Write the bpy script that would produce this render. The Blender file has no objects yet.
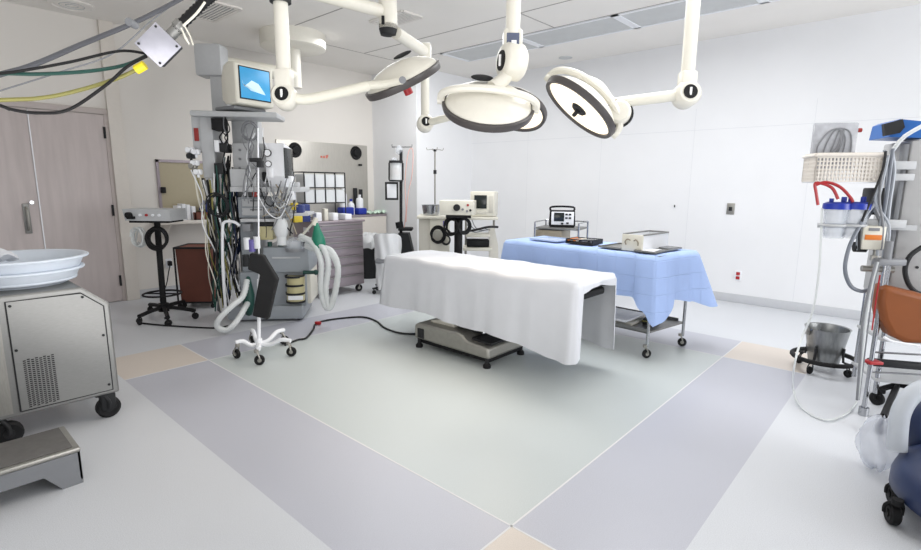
import bpy, bmesh, math, random
from mathutils import Vector as V, Matrix
random.seed(7)
SC = bpy.context.scene
COL = SC.collection
PI = math.pi

# ------------------------------------------------------------------ camera
FPX, PITCH, YAW, ROLL = 516.66, 0.174657, 0.73277, 0.0086597
CAMLOC = V((0, 0, 1.35))
FW = V((-math.sin(YAW)*math.cos(PITCH), math.cos(YAW)*math.cos(PITCH), -math.sin(PITCH)))
R0 = V((math.cos(YAW), math.sin(YAW), 0)); U0 = R0.cross(FW)
RT = R0*math.cos(ROLL)+U0*math.sin(ROLL); UP = U0*math.cos(ROLL)-R0*math.sin(ROLL)
cd = bpy.data.cameras.new('camera'); cam = bpy.data.objects.new('camera', cd); COL.objects.link(cam)
cam.matrix_world = Matrix(((RT.x, UP.x, -FW.x, 0), (RT.y, UP.y, -FW.y, 0), (RT.z, UP.z, -FW.z, CAMLOC.z), (0, 0, 0, 1)))
cd.sensor_width = 36; cd.lens = 36*FPX/921; cd.clip_start = .05
SC.camera = cam

def ray(px, py): return RT*((px-460.5)/FPX) - UP*((py-275)/FPX) + FW
def at(px, py, w): return CAMLOC + ray(px, py)*w          # survey point at depth w
def on(ax, v, px, py):
    d = ray(px, py); return CAMLOC + d*((v-CAMLOC[ax])/d[ax])

class Fr:
    """a local upright frame: origin (x,y,z), turned rot about z"""
    def __init__(s, x, y, rot=0, z=0):
        s.o = V((x, y, z)); s.rot = rot; s.c, s.s = math.cos(rot), math.sin(rot)
    def p(s, px, py, ly=0):
        d = ray(px, py); o = CAMLOC-s.o
        lo = V((o.x*s.c+o.y*s.s, -o.x*s.s+o.y*s.c, o.z)); ld = V((d.x*s.c+d.y*s.s, -d.x*s.s+d.y*s.c, d.z))
        return lo + ld*((ly-lo.y)/ld.y)
    def loc(s, w):
        o = w-s.o; return V((o.x*s.c+o.y*s.s, -o.x*s.s+o.y*s.c, o.z))

# ------------------------------------------------------------------ materials
MATS = {}
def mat(name, col, rough=.5, metal=0, noise=0, nscale=30, bump=0, alpha=1, emis=None, estr=0, trans=0, stretch=None, coat=0):
    if name in MATS: return MATS[name]
    m = bpy.data.materials.new(name); m.use_nodes = True; nt = m.node_tree; b = nt.nodes['Principled BSDF']
    c = (*col, 1)
    b.inputs['Base Color'].default_value = c; b.inputs['Roughness'].default_value = rough; b.inputs['Metallic'].default_value = metal
    b.inputs['Alpha'].default_value = alpha; b.inputs['Transmission Weight'].default_value = trans; b.inputs['Coat Weight'].default_value = coat
    if emis: b.inputs['Emission Color'].default_value = (*emis, 1); b.inputs['Emission Strength'].default_value = estr
    tc = nt.nodes.new('ShaderNodeTexCoord'); mp = nt.nodes.new('ShaderNodeMapping'); nz = nt.nodes.new('ShaderNodeTexNoise')
    nt.links.new(tc.outputs['Object'], mp.inputs[0]); nt.links.new(mp.outputs[0], nz.inputs[0])
    if stretch: mp.inputs['Scale'].default_value = stretch
    nz.inputs['Scale'].default_value = nscale; nz.inputs['Detail'].default_value = 3
    rp = nt.nodes.new('ShaderNodeValToRGB'); n = max(noise, .015)
    rp.color_ramp.elements[0].position = .3; rp.color_ramp.elements[1].position = .7
    rp.color_ramp.elements[0].color = (*[max(0, k*(1-n)) for k in col], 1); rp.color_ramp.elements[1].color = (*[min(1, k*(1+n)) for k in col], 1)
    nt.links.new(nz.outputs[0], rp.inputs[0]); nt.links.new(rp.outputs[0], b.inputs['Base Color'])
    if bump:
        bp = nt.nodes.new('ShaderNodeBump'); bp.inputs['Strength'].default_value = bump; bp.inputs['Distance'].default_value = .01
        nt.links.new(nz.outputs[0], bp.inputs['Height']); nt.links.new(bp.outputs[0], b.inputs['Normal'])
    MATS[name] = m; return m
def S(r, g, b):      # sRGB 0-255 to linear
    return tuple((c/255/12.92 if c/255 <= .04045 else ((c/255+.055)/1.055)**2.4) for c in (r, g, b))
m_wall = mat('wall_paint', S(232, 233, 235), .55, noise=.01, nscale=2)
m_wallL = mat('wall_paint_warm', S(226, 222, 216), .6, noise=.015, nscale=1.5)
m_ceil = mat('ceiling_paint', S(238, 235, 230), .8, noise=.01, nscale=2)
m_ceilpan = mat('ceiling_diffuser', S(200, 202, 202), .6, noise=.03, nscale=6)
m_ceilline = mat('ceiling_seam', S(168, 164, 160), .8)
m_white = mat('white_enamel', S(226, 223, 212), .35, coat=.15)
m_cream = mat('cream_plastic', S(222, 219, 206), .4)
m_beige = mat('beige_plastic', S(206, 203, 192), .45)
m_black = mat('black_rubber', (.01, .01, .011), .6)
m_dark = mat('dark_grey', (.022, .023, .025), .55)
m_mid = mat('mid_grey', S(128, 130, 134), .5)
m_grey = mat('machine_grey', S(188, 190, 192), .45, noise=.02)
m_bluegrey = mat('blue_grey_enamel', S(150, 156, 162), .4, noise=.02)
m_steel = mat('brushed_steel', S(140, 140, 138), .42, .7, noise=.06, nscale=40, stretch=(1, 1, 14))
m_steelm = mat('satin_steel', S(160, 158, 152), .42, .75, noise=.06, nscale=30, stretch=(1, 6, 1))
m_chrome = mat('chrome', S(176, 178, 182), .2, 1)
m_door = mat('door_laminate', S(196, 186, 184), .5, noise=.07, nscale=3, stretch=(3, 6, .6))
m_trim = mat('pale_trim', S(222, 216, 208), .5)
m_wglass = mat('white_plastic', S(238, 240, 244), .35)
m_sheet = mat('white_sheet', S(212, 214, 219), .85, noise=.015, nscale=8, bump=.25)
m_blue = mat('blue_drape', S(172, 196, 242), .8, noise=.03, nscale=5, bump=.3)
m_navy = mat('navy_vinyl', S(34, 48, 84), .45, noise=.05)
m_clear = mat('clear_plastic', S(230, 236, 244), .12, alpha=.3)
m_milky = mat('milky_plastic', S(235, 238, 240), .3, alpha=.75)
m_hose = mat('translucent_hose', S(232, 236, 236), .35, alpha=.7)
m_bluelid = mat('blue_lid', S(24, 50, 160), .35)
m_red = mat('red_rubber', S(168, 34, 40), .4)
m_orange = mat('orange_vinyl', S(134, 72, 26), .5, noise=.05, nscale=9)
m_green = mat('green_bag', S(22, 122, 96), .4)
m_dgreen = mat('green_hose', S(16, 66, 58), .45)
m_yellow = mat('yellow_hose', S(128, 124, 66), .5)
m_brown = mat('hamper_brown', S(112, 62, 48), .6, noise=.08, nscale=6)
m_mauve = mat('mauve_steel', S(160, 150, 156), .38, .45, noise=.03)
m_taupe = mat('taupe_glass', S(150, 140, 122), .3)
m_amber = mat('amber_canister', S(190, 182, 140), .3)
m_screen = mat('blue_screen', S(60, 150, 200), .3, emis=S(50, 150, 205), estr=.4, noise=.2, nscale=4)
m_dkscreen = mat('dark_screen', S(30, 36, 36), .15)
m_lens = mat('lamp_lens', S(255, 240, 215), .3, emis=(1, .88, .70), estr=1.0)
m_lensoff = mat('lamp_lens_off', S(220, 220, 214), .2)
m_print = mat('white_print', S(250, 250, 250), .6)  # plain white marks on joints and display, no emission
m_ored = mat('orange_label', S(216, 120, 40), .5)
m_redlab = mat('red_label', S(150, 44, 40), .5)
m_violet = mat('violet_plastic', S(110, 100, 170), .4)
m_bagblue = mat('blue_bag', S(40, 56, 120), .5, bump=.5, nscale=20)

nt = m_blue.node_tree; tc = nt.nodes.new('ShaderNodeTexCoord'); sp_ = nt.nodes.new('ShaderNodeSeparateXYZ'); ad = nt.nodes.new('ShaderNodeMath'); cb_ = nt.nodes.new('ShaderNodeCombineXYZ'); bk = nt.nodes.new('ShaderNodeTexBrick')
nt.links.new(tc.outputs['Object'], sp_.inputs[0]); nt.links.new(sp_.outputs[0], ad.inputs[0]); nt.links.new(sp_.outputs[1], ad.inputs[1]); nt.links.new(ad.outputs[0], cb_.inputs[0]); nt.links.new(sp_.outputs[2], cb_.inputs[1]); nt.links.new(cb_.outputs[0], bk.inputs[0])
bk.inputs['Scale'].default_value = 1; bk.offset = 0; bk.inputs['Brick Width'].default_value = .17; bk.inputs['Row Height'].default_value = .13; bk.inputs['Mortar Size'].default_value = .004; bk.inputs['Mortar Smooth'].default_value = .8
bp2 = nt.nodes.new('ShaderNodeBump'); bp2.inputs['Distance'].default_value = .006; bp2.inputs['Strength'].default_value = .6; bp2.invert = True; pb = nt.nodes['Principled BSDF']; nt.links.new(bk.outputs['Fac'], bp2.inputs['Height']); nt.links.new(pb.inputs['Normal'].links[0].from_socket, bp2.inputs['Normal']); nt.links.new(bp2.outputs[0], pb.inputs['Normal'])

for m_ in (m_black, m_dark): m_.node_tree.nodes['Principled BSDF'].inputs['Specular IOR Level'].default_value = .25
def floor_mat(name, col):
    m = bpy.data.materials.new(name); m.use_nodes = True; nt = m.node_tree; b = nt.nodes['Principled BSDF']
    tc = nt.nodes.new('ShaderNodeTexCoord'); n1 = nt.nodes.new('ShaderNodeTexNoise'); n2 = nt.nodes.new('ShaderNodeTexNoise')
    n1.inputs['Scale'].default_value = 260; n1.inputs['Detail'].default_value = 4; n2.inputs['Scale'].default_value = 1.1
    for n in (n1, n2): nt.links.new(tc.outputs['Object'], n.inputs[0])
    r1 = nt.nodes.new('ShaderNodeValToRGB'); r1.color_ramp.elements[0].position = .36; r1.color_ramp.elements[1].position = .62
    r1.color_ramp.elements[0].color = (*[k*.9 for k in col], 1); r1.color_ramp.elements[1].color = (*[min(1, k*1.05) for k in col], 1)
    mx = nt.nodes.new('ShaderNodeMix'); mx.data_type = 'RGBA'; mx.blend_type = 'MULTIPLY'; mx.inputs[0].default_value = .12
    nt.links.new(n1.outputs[0], r1.inputs[0]); nt.links.new(r1.outputs[0], mx.inputs[6]); nt.links.new(n2.outputs[0], mx.inputs[7])
    nt.links.new(mx.outputs[2], b.inputs['Base Color'])
    rr = nt.nodes.new('ShaderNodeMapRange'); rr.inputs[3].default_value = .26; rr.inputs[4].default_value = .42
    nt.links.new(n2.outputs[0], rr.inputs[0]); nt.links.new(rr.outputs[0], b.inputs['Roughness'])
    return m
f_out = floor_mat('vinyl_pale_grey', S(214, 217, 222))
f_pur = floor_mat('vinyl_lilac_grey', S(192, 194, 204))
f_in = floor_mat('vinyl_green_grey', S(198, 205, 205))
f_bei = floor_mat('vinyl_beige', S(218, 208, 198))
f_seam = mat('floor_seam', S(222, 222, 222), .5)

# ------------------------------------------------------------------ mesh builder
class M:
    def __init__(s): s.bm = bmesh.new(); s.mi = 0
    def _mi(s, faces):
        for f in faces: f.material_index = s.mi
    def box(s, c, size, rz=0, bev=0, rot=None, seg=2):
        r = bmesh.ops.create_cube(s.bm, size=1)
        vs = r['verts']; m = Matrix.Translation(V(c)) @ (rot.to_4x4() if rot else Matrix.Rotation(rz, 4, 'Z')) @ Matrix.Diagonal((*size, 1))
        bmesh.ops.transform(s.bm, matrix=m, verts=vs)
        fs = set(f for v in vs for f in v.link_faces); s._mi(fs)
        if bev:
            es = list(set(e for v in vs for e in v.link_edges))
            r = bmesh.ops.bevel(s.bm, geom=es, offset=min(bev, min(size)*.45), segments=seg, profile=.5, affect='EDGES'); s._mi(r['faces'])
        return s
    def b2(s, p, q, bev=0):       # box between two corners
        p, q = V(p), V(q); return s.box((p+q)/2, [max(abs(a), 1e-4) for a in (q-p)], bev=bev)
    def cyl(s, a, b, r, r2=None, n=16, cap=True):
        a, b = V(a), V(b); d = b-a; L = d.length
        if L < 1e-6: return s
        r2 = r if r2 is None else r2
        res = bmesh.ops.create_cone(s.bm, cap_ends=cap, cap_tris=False, segments=n, radius1=r, radius2=r2, depth=L)
        m = Matrix.Translation((a+b)/2) @ d.to_track_quat('Z', 'Y').to_matrix().to_4x4()
        bmesh.ops.transform(s.bm, matrix=m, verts=res['verts']); s._mi(set(f for v in res['verts'] for f in v.link_faces)); return s
    def sph(s, c, r, sc=(1, 1, 1), n=12, rot=None):
        res = bmesh.ops.create_uvsphere(s.bm, u_segments=n*2, v_segments=n, radius=r)
        m = Matrix.Translation(V(c)) @ (rot.to_4x4() if rot else Matrix.Identity(4)) @ Matrix.Diagonal((*sc, 1))
        bmesh.ops.transform(s.bm, matrix=m, verts=res['verts']); s._mi(set(f for v in res['verts'] for f in v.link_faces)); return s
    def tube(s, pts, r, n=8, sm=6, closed=False, rib=0):
        P = [V(p) for p in pts]
        if sm and len(P) > 2:
            Q = []; N = len(P)
            rng = range(N) if closed else range(N-1)
            for i in rng:
                p0 = P[(i-1) % N] if closed or i > 0 else P[0]; p1 = P[i]; p2 = P[(i+1) % N]; p3 = P[(i+2) % N] if closed or i+2 < N else P[-1]
                for k in range(sm):
                    t = k/sm; Q.append(.5*((2*p1)+(p2-p0)*t+(2*p0-5*p1+4*p2-p3)*t*t+(3*p1-p0-3*p2+p3)*t**3))
            if not closed: Q.append(P[-1])
            P = Q
        N = len(P); rings = []; up = None
        for i in range(N):
            a = P[(i-1) % N] if (closed or i) else P[0]; b = P[(i+1) % N] if (closed or i < N-1) else P[-1]
            t = (b-a); t = t.normalized() if t.length > 1e-9 else V((0, 0, 1))
            if up is None: up = t.orthogonal().normalized()
            up = (up - t*up.dot(t)); up = up.normalized() if up.length > 1e-6 else t.orthogonal().normalized()
            sd = t.cross(up); rr = r*(1+(rib if i % 2 else 0))
            rings.append([s.bm.verts.new(P[i]+(up*math.cos(2*PI*k/n)+sd*math.sin(2*PI*k/n))*rr) for k in range(n)])
        fs = []
        for i in range(N if closed else N-1):
            A, B = rings[i], rings[(i+1) % N]
            for k in range(n):
                try: fs.append(s.bm.faces.new((A[k], A[(k+1) % n], B[(k+1) % n], B[k])))
                except ValueError: pass
        if not closed: fs.append(s.bm.faces.new(rings[0][::-1])); fs.append(s.bm.faces.new(rings[-1]))
        s._mi(fs); return s
    def ring(s, c, R, r, ax=(0, 0, 1), n=8, N=28):
        q = V(ax).to_track_quat('Z', 'Y')
        return s.tube([V(c)+q @ V((R*math.cos(2*PI*k/N), R*math.sin(2*PI*k/N), 0)) for k in range(N)], r, n, 0, True)
    def lathe(s, prof, c=(0, 0, 0), ax=(0, 0, 1), n=32):
        q = V(ax).to_track_quat('Z', 'Y'); rings = []
        for (r, z) in prof:
            if r < 1e-5: rings.append([s.bm.verts.new(V(c)+q @ V((0, 0, z)))])
            else: rings.append([s.bm.verts.new(V(c)+q @ V((r*math.cos(2*PI*k/n), r*math.sin(2*PI*k/n), z))) for k in range(n)])
        fs = []
        for A, B in zip(rings, rings[1:]):
            for k in range(n):
                if len(A) == 1 and len(B) == 1: break
                if len(A) == 1: fs.append(s.bm.faces.new((A[0], B[(k+1) % n], B[k])))
                elif len(B) == 1: fs.append(s.bm.faces.new((A[k], A[(k+1) % n], B[0])))
                else: fs.append(s.bm.faces.new((A[k], A[(k+1) % n], B[(k+1) % n], B[k])))
        s._mi(fs); return s
    def prism(s, poly, a, b, axis='y'):    # polygon extruded between a and b along axis
        def mk(u, w, t): return {'x': (t, u, w), 'y': (u, t, w), 'z': (u, w, t)}[axis]
        A = [s.bm.verts.new(mk(u, w, a)) for u, w in poly]; B = [s.bm.verts.new(mk(u, w, b)) for u, w in poly]
        fs = [s.bm.faces.new(A), s.bm.faces.new(B[::-1])]
        for i in range(len(A)):
            j = (i+1) % len(A); fs.append(s.bm.faces.new((A[i], B[i], B[j], A[j])))
        s._mi(fs); return s
    def grid(s, fn, nu, nv):
        g = [[s.bm.verts.new(fn(i/nu, j/nv)) for j in range(nv+1)] for i in range(nu+1)]
        s._mi([s.bm.faces.new((g[i][j], g[i+1][j], g[i+1][j+1], g[i][j+1])) for i in range(nu) for j in range(nv)]); return s
    def obj(s, name, m, parent=None, world=False, smooth=True, solid=0, ang=35):
        bm = s.bm
        if world and parent is not None:
            bmesh.ops.transform(bm, matrix=parent_inv(parent), verts=bm.verts)
        bmesh.ops.recalc_face_normals(bm, faces=bm.faces)
        me = bpy.data.meshes.new(name); bm.to_mesh(me); bm.free()
        for k in (m if isinstance(m, (list, tuple)) else [m]): me.materials.append(k)
        if smooth: me.shade_smooth(); me.set_sharp_from_angle(angle=math.radians(ang))
        o = bpy.data.objects.new(name, me); COL.objects.link(o)
        if parent is not None: o.parent = parent
        if solid:
            md = o.modifiers.new('thickness', 'SOLIDIFY'); md.thickness = solid; md.offset = 0
        return o
def parent_inv(p):
    mm = Matrix.Identity(4)
    while p is not None:
        mm = mm @ p.matrix_basis.inverted(); p = p.parent
    return mm
def tag(o, label, cat, group=None, kind=None):
    o['label'] = label; o['category'] = cat
    if group: o['group'] = group
    if kind: o['kind'] = kind
    return o
def thing(name, label, cat, fr=None, group=None):
    o = bpy.data.objects.new(name, None); COL.objects.link(o); o.empty_display_size = .1
    if fr is not None: o.location = fr.o; o.rotation_euler = (0, 0, fr.rot); o.matrix_basis = Matrix.Translation(fr.o) @ Matrix.Rotation(fr.rot, 4, 'Z')
    return tag(o, label, cat, group)
def struct(name, b, m, parent=None, **k):
    o = b.obj(name, m, parent, **k)
    if parent is None: o['kind'] = 'structure'
    return o
def castor(root, x, y, r=.04, h=.1, w=.025, fm=None, wm=None, z=0, ang=0):
    fk = M(); d = V((math.cos(ang), math.sin(ang), 0)); c = V((x, y, z+r)); sd = V((-d.y, d.x, 0))
    for k in (-1, 1): fk.tube([c+sd*k*(w*.75), c+sd*k*(w*.75)+V((0, 0, r*.7)), V((x, y, z+h))-d*r*.5+sd*k*w*.3], r*.16, 6, 3)
    fk.cyl((x-d.x*r*.5, y-d.y*r*.5, z+h-r*.3), (x-d.x*r*.5, y-d.y*r*.5, z+h+.01), r*.45, n=12)
    f = fk.obj('castor', fm or m_chrome, root)
    wl = M(); wl.lathe([(0, -w*.4), (r*.8, -w*.5), (r, -w*.3), (r, w*.3), (r*.8, w*.5), (0, w*.4)], c, sd, 20)
    wl.obj('wheel', wm or m_black, f)
    hb = M(); hb.cyl(c-sd*w*.56, c+sd*w*.56, r*.4, n=12); hb.obj('hub', fm or m_chrome, f)
    return f
def coil(b, c, R, r, turns=5, ax=(0, 1, 0), jit=.15, n=6, sag=1.15):
    q = V(ax).to_track_quat('Z', 'Y'); pts = []
    for t in range(turns):
        RR = R*(1+random.uniform(-jit, jit)); ox, oy = random.uniform(-.1, .1)*R, random.uniform(-.1, .1)*R
        for k in range(10):
            a = 2*PI*k/10; pts.append(V(c)+q @ V((ox+RR*math.cos(a), oy+RR*sag*math.sin(a), (t-turns/2)*r*1.3)))
    b.tube(pts, r, n, 3)
YR = 6.6; XL = -6.73; ZC = 3.01

# ================================================================== SETTING
b = M()
xs = [XL-.02, -4.54, -3.97, -1.09, -.525, 5.0]; ys = [-2.5, .965, 1.53, 4.37, 4.94, YR+.02]
for i in range(5):
    for j in range(5):
        bd = (1 <= i <= 3) and (1 <= j <= 3)
        if not bd: k = 0
        elif i == 2 and j == 2: k = 2
        elif i in (1, 3) and j in (1, 3): k = 3
        else: k = 1
        b.mi = k
        vs = [b.bm.verts.new((x, y, 0)) for x, y in ((xs[i], ys[j]), (xs[i+1], ys[j]), (xs[i+1], ys[j+1]), (xs[i], ys[j+1]))]
        b.bm.faces.new(vs).material_index = k
struct('floor', b, [f_out, f_pur, f_in, f_bei], smooth=False)
b = M(); e = .0006; w = .004
for x in (-3.97, -1.09): b.b2((x-w, .965, 0), (x+w, 4.94, e))
for y in (1.53, 4.37): b.b2((-4.54, y-w, 0), (-.525, y+w, e))
struct('trim_1', b, f_seam, smooth=False)

b = M(); b.b2((XL-.02, -2.5, ZC), (5.0, YR+.02, ZC+.05)); struct('ceiling', b, m_ceil)
b = M(); b.b2((XL-.15, -2.5, 0), (XL, YR+.1, ZC)); struct('wall_left', b, m_wallL)
# projecting bay of the back wall
YJ = 5.36; XJ = -5.715
b = M(); b.b2((XL-.02, YJ, 0), (XJ, YR+.1, ZC)); struct('wall_back', b, m_wall)
b = M(); b.b2((XL-.15, YR, 0), (5.0, YR+.15, ZC)); struct('wall_right', b, m_wall)
m_base = mat('baseboard_grey', S(196, 198, 202), .5)
b = M(); b.b2((XJ, YR-.012, 0), (5.0, YR, .10), .003); struct('baseboard_right', b, m_base)
b = M(); b.b2((XL, 1.88, 0), (XL+.012, YJ, .10), .003); b.b2((XL, YJ-.012, 0), (XJ, YJ, .1), .003); b.b2((XJ, YJ-.01, 0), (XJ+.012, YR, .1), .003); struct('baseboard_left', b, m_base)
# wall panel seams
b = M()
for x in (-4.6, -3.4, -2.2, -1.0): b.b2((x-.0015, YR-.001, .1), (x+.0015, YR+.001, 2.25))
b.b2((XJ, YR-.001, 2.0), (4.9, YR+.001, 2.004))
struct('trim_2', b, mat('seam_grey', S(214, 216, 220), .7))  # panel joints, slightly greyer than the wall paint
# column / door casing
b = M(); b.b2((XL, 1.74, 0), (XL+.05, 1.87, ZC), .004); struct('trim_3', b, m_trim)
b = M(); b.b2((XL, .1, 2.05), (XL+.03, 1.74, 2.11), .004); b.b2((XL, 1.70, 0), (XL+.03, 1.74, 2.06), .003); struct('trim_4', b, mat('casing_grey', S(190, 180, 176), .5))  # door casing, darker warm grey than the column trim
def door(name, y0, y1, hy, label):
    d = M(); d.b2((XL, y0+.004, .01), (XL+.025, y1-.004, 2.045), .003); o = struct(name, d, m_door)
    h = M(); h.box((XL+.03, hy, .97), (.012, .055, .3), bev=.004); h.obj('handle_plate', m_steel, o)
    h = M(); h.tube([(XL+.035, hy, .86), (XL+.085, hy, .88), (XL+.085, hy, 1.06), (XL+.035, hy, 1.08)], .012, 8, 4); h.obj('handle', m_steelm, o)
    return o
d1 = door('door_1', .14, 1.06, .95, ''); h = M(); h.cyl((XL+.02, 1.0, 1.13), (XL+.05, 1.0, 1.13), .018, n=16); h.obj('lock', m_chrome, d1)
d2 = M(); d2.b2((XL, 1.064, .01), (XL+.025, 1.70, 2.045), .003); d2 = struct('door_2', d2, m_door)
for z in (.24, 1.03, 1.86): h = M(); h.cyl((XL+.03, 1.695, z-.06), (XL+.03, 1.695, z+.06), .012, n=10); h.obj('hinge', m_dark, d2)
h = M(); h.b2((XL+.025, 1.058, .02), (XL+.032, 1.068, 2.03)); h.obj('door_seal', m_wglass, d2)

# ceiling fixtures: long recessed troffers and seams
b = M()
for y in (4.43,): b.b2((-5.7, y-.006, ZC-.003), (4.9, y+.006, ZC))
for x in (-5.71, -3.23): b.b2((x-.006, 3.2 if x < -4 else 4.43, ZC-.003), (x+.006, 5.64, ZC))
b.b2((-5.7, 5.06-.005, ZC-.003), (4.9, 5.06+.005, ZC)); b.b2((-5.7, 3.2-.006, ZC-.003), (-3, 3.2+.006, ZC))
struct('trim_5', b, m_ceilline)
for i, x in enumerate((-4.95, -3.75, -2.55, -1.35, -.15, 1.05)):
    t = thing('ceiling_light', 'long recessed ceiling light panel above the %s' % ['corner trolleys, nearest the back wall', 'far side of the operating table', 'draped instrument table', 'right part of the long white wall', 'suction tower', 'far right of the room'][i], 'ceiling light', Fr(x+.6, 5.35, 0, ZC), 'long recessed lights along the white wall')
    f = M(); z = -.012
    for (x0, y0, x1, y1) in ((-.6, -.28, .6, -.25), (-.6, .25, .6, .28), (-.6, -.28, -.56, .28), (.56, -.28, .6, .28)): f.b2((x0, y0, z), (x1, y1, 0))
    f.obj('frame', m_wglass, t); f = M(); f.b2((-.56, -.25, -.004), (.56, .25, 0)); f.obj('diffuser', m_ceilpan, t)
def vent(x, y, sx, sy, label):
    t = thing('air_vent', label, 'vent', Fr(x, y, 0, ZC))
    f = M(); f.b2((-sx/2, -sy/2, -.008), (sx/2, sy/2, 0)); f.obj('backing', m_mid, t)
    f = M()
    for k in (-1, 1): f.b2((-sx/2, k*sy/2-.02, -.016), (sx/2, k*sy/2+.02, 0)); f.b2((k*sx/2-.02, -sy/2, -.016), (k*sx/2+.02, sy/2, 0))
    f.obj('frame', m_wallL, t); f = M()
    for k in range(1, 8): f.b2((-sx/2, -sy/2+k*sy/8-.008, -.014), (sx/2, -sy/2+k*sy/8+.008, 0))
    f.obj('slats', m_ceil, t)
vent(-5.5, 2.42, .6, .28, 'rectangular ceiling vent above the anesthesia workstation')
vent(-4.3, 3.75, .5, .25, 'rectangular ceiling vent behind the surgical light beam')
t = thing('ceiling_speaker', 'round flush ceiling speaker near the double doors', 'speaker', Fr(-6.35, 1.45, 0, ZC))
f = M(); f.lathe([(.19, 0), (.19, -.012), (.16, -.018), (.15, -.01), (0, -.01)], n=32); f.obj('ring', m_ceil, t)
f = M()
for r in (.05, .1): f.ring((0, 0, -.011), r, .004)
f.obj('grille', m_ceilpan, t)
t = thing('sprinkler', 'small round ceiling disc close to the long white wall', 'sprinkler', Fr(-3.83, 6.3, 0, ZC)); f = M(); f.lathe([(.09, 0), (.09, -.006), (.03, -.012), (0, -.012)]); f.obj('disc', m_ceilpan, t)

# wall fittings on the right wall
def plate(name, label, cat, x, z, sx, sz, mp, kids):
    t = thing(name, label, cat, Fr(x, YR, 0, z)); f = M(); f.box((0, -.004, 0), (sx, .008, sz), bev=.003); f.obj('plate', mp, t)
    for (kn, dx, dz, ks, kz, km) in kids: f = M(); f.box((dx, -.012, dz), (ks, .01, kz), bev=.002); f.obj(kn, km, t)
plate('wall_switch', 'small steel switch plate high on the long white wall', 'switch', -1.72, 1.09, .085, .13, m_steelm, [('switch', 0, 0, .035, .045, m_dark)])
plate('power_outlet', 'red emergency power outlet low on the white wall', 'outlet', -1.57, .32, .075, .12, m_wglass, [('socket', 0, .025, .04, .035, m_red), ('socket', 0, -.025, .04, .035, m_red)])
plate('thermostat', 'tiny dark knob on the white wall above the draped table', 'wall knob', -2.36, 1.10, .02, .02, m_wglass, [('knob', 0, 0, .014, .03, m_dark)])  # small thermostat: dark knob on a white plate


# ================================================================== OPERATING TABLE
TX0, TX1, TY0, TY1, TZ = -3.5, -1.62, 2.92, 3.46, .73
t = thing('operating_table', 'operating table on a low stepped grey wheeled base, black pad showing at its end', 'operating table', Fr(-2.75, 3.2))
b = M()
prof = [(-3.08, .075), (-3.08, .19), (-3.03, .215), (-2.60, .215), (-2.545, .20), (-2.50, .165), (-2.29, .155), (-2.28, .07)]
b.prism(prof, 2.85, 3.33, 'y'); o = b.obj('base_cover', m_steelm, t, world=True)
md = o.modifiers.new('bev', 'BEVEL'); md.width = .018; md.segments = 3; md.limit_method = 'ANGLE'
b = M(); b.box((-2.68, 3.09, .06), (.76, .42, .06), bev=.02); b.obj('underframe', m_black, t, world=True)
b = M(); b.box((-3.0, 2.848, .13), (.07, .012, .08), bev=.003); b.obj('pedal_recess', m_dark, t, world=True)
b = M(); b.prism([(-3.0, .2), (-2.98, .225), (-2.80, .27), (-2.72, .27), (-2.72, .2)], 2.95, 3.22, 'y'); b.obj('top_plate', m_cream, t, world=True)
b = M(); b.prism([(-2.52, .15), (-2.50, .185), (-2.32, .172), (-2.31, .15)], 2.92, 3.27, 'y'); b.obj('rubber_mat', m_dark, t, world=True)
b = M()
for k, (s, z0, z1) in enumerate(((.26, .2, .36), (.23, .35, .50), (.2, .49, .64))): b.b2((-2.6-s/2, 3.12-s/2, z0), (-2.6+s/2, 3.12+s/2, z1), .01)
b.obj('column', m_dark, t, world=True)
b = M()
for z in (.21, .26, .31): b.b2((-2.49, 3.0, z-.02), (-2.45, 3.14, z+.01), .01)
b.obj('bellows_trim', m_chrome, t, world=True)
b = M(); b.box((-2.56, 3.19, .60), (1.7, .40, .06), bev=.01); b.obj('table_frame', m_steelm, t, world=True)
b = M(); b.box((-1.665, 3.19, .615), (.05, .34, .05), bev=.015); b.box((-1.72, 3.19, .63), (.12, .2, .03), bev=.01); b.obj('end_rail', m_black, t, world=True)
b = M(); b.box((-2.56, 3.19, .675), (1.84, .48, .07), bev=.025, seg=3); b.obj('mattress', m_black, t, world=True)
for (x, y) in ((-3.04, 2.87), (-2.31, 2.87), (-3.04, 3.30), (-2.31, 3.30)):
    p = M(); xx, yy = x+2.75, y-3.2; p.cyl((xx, yy, .03), (xx, yy, .09), .016, n=12); f = p.obj('foot', m_dark, t)
    p = M(); p.lathe([(0, 0), (.03, 0), (.03, .02), (.018, .035), (0, .035)], (xx, yy, 0), n=16); p.obj('rubber_pad', m_black, f)

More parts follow.
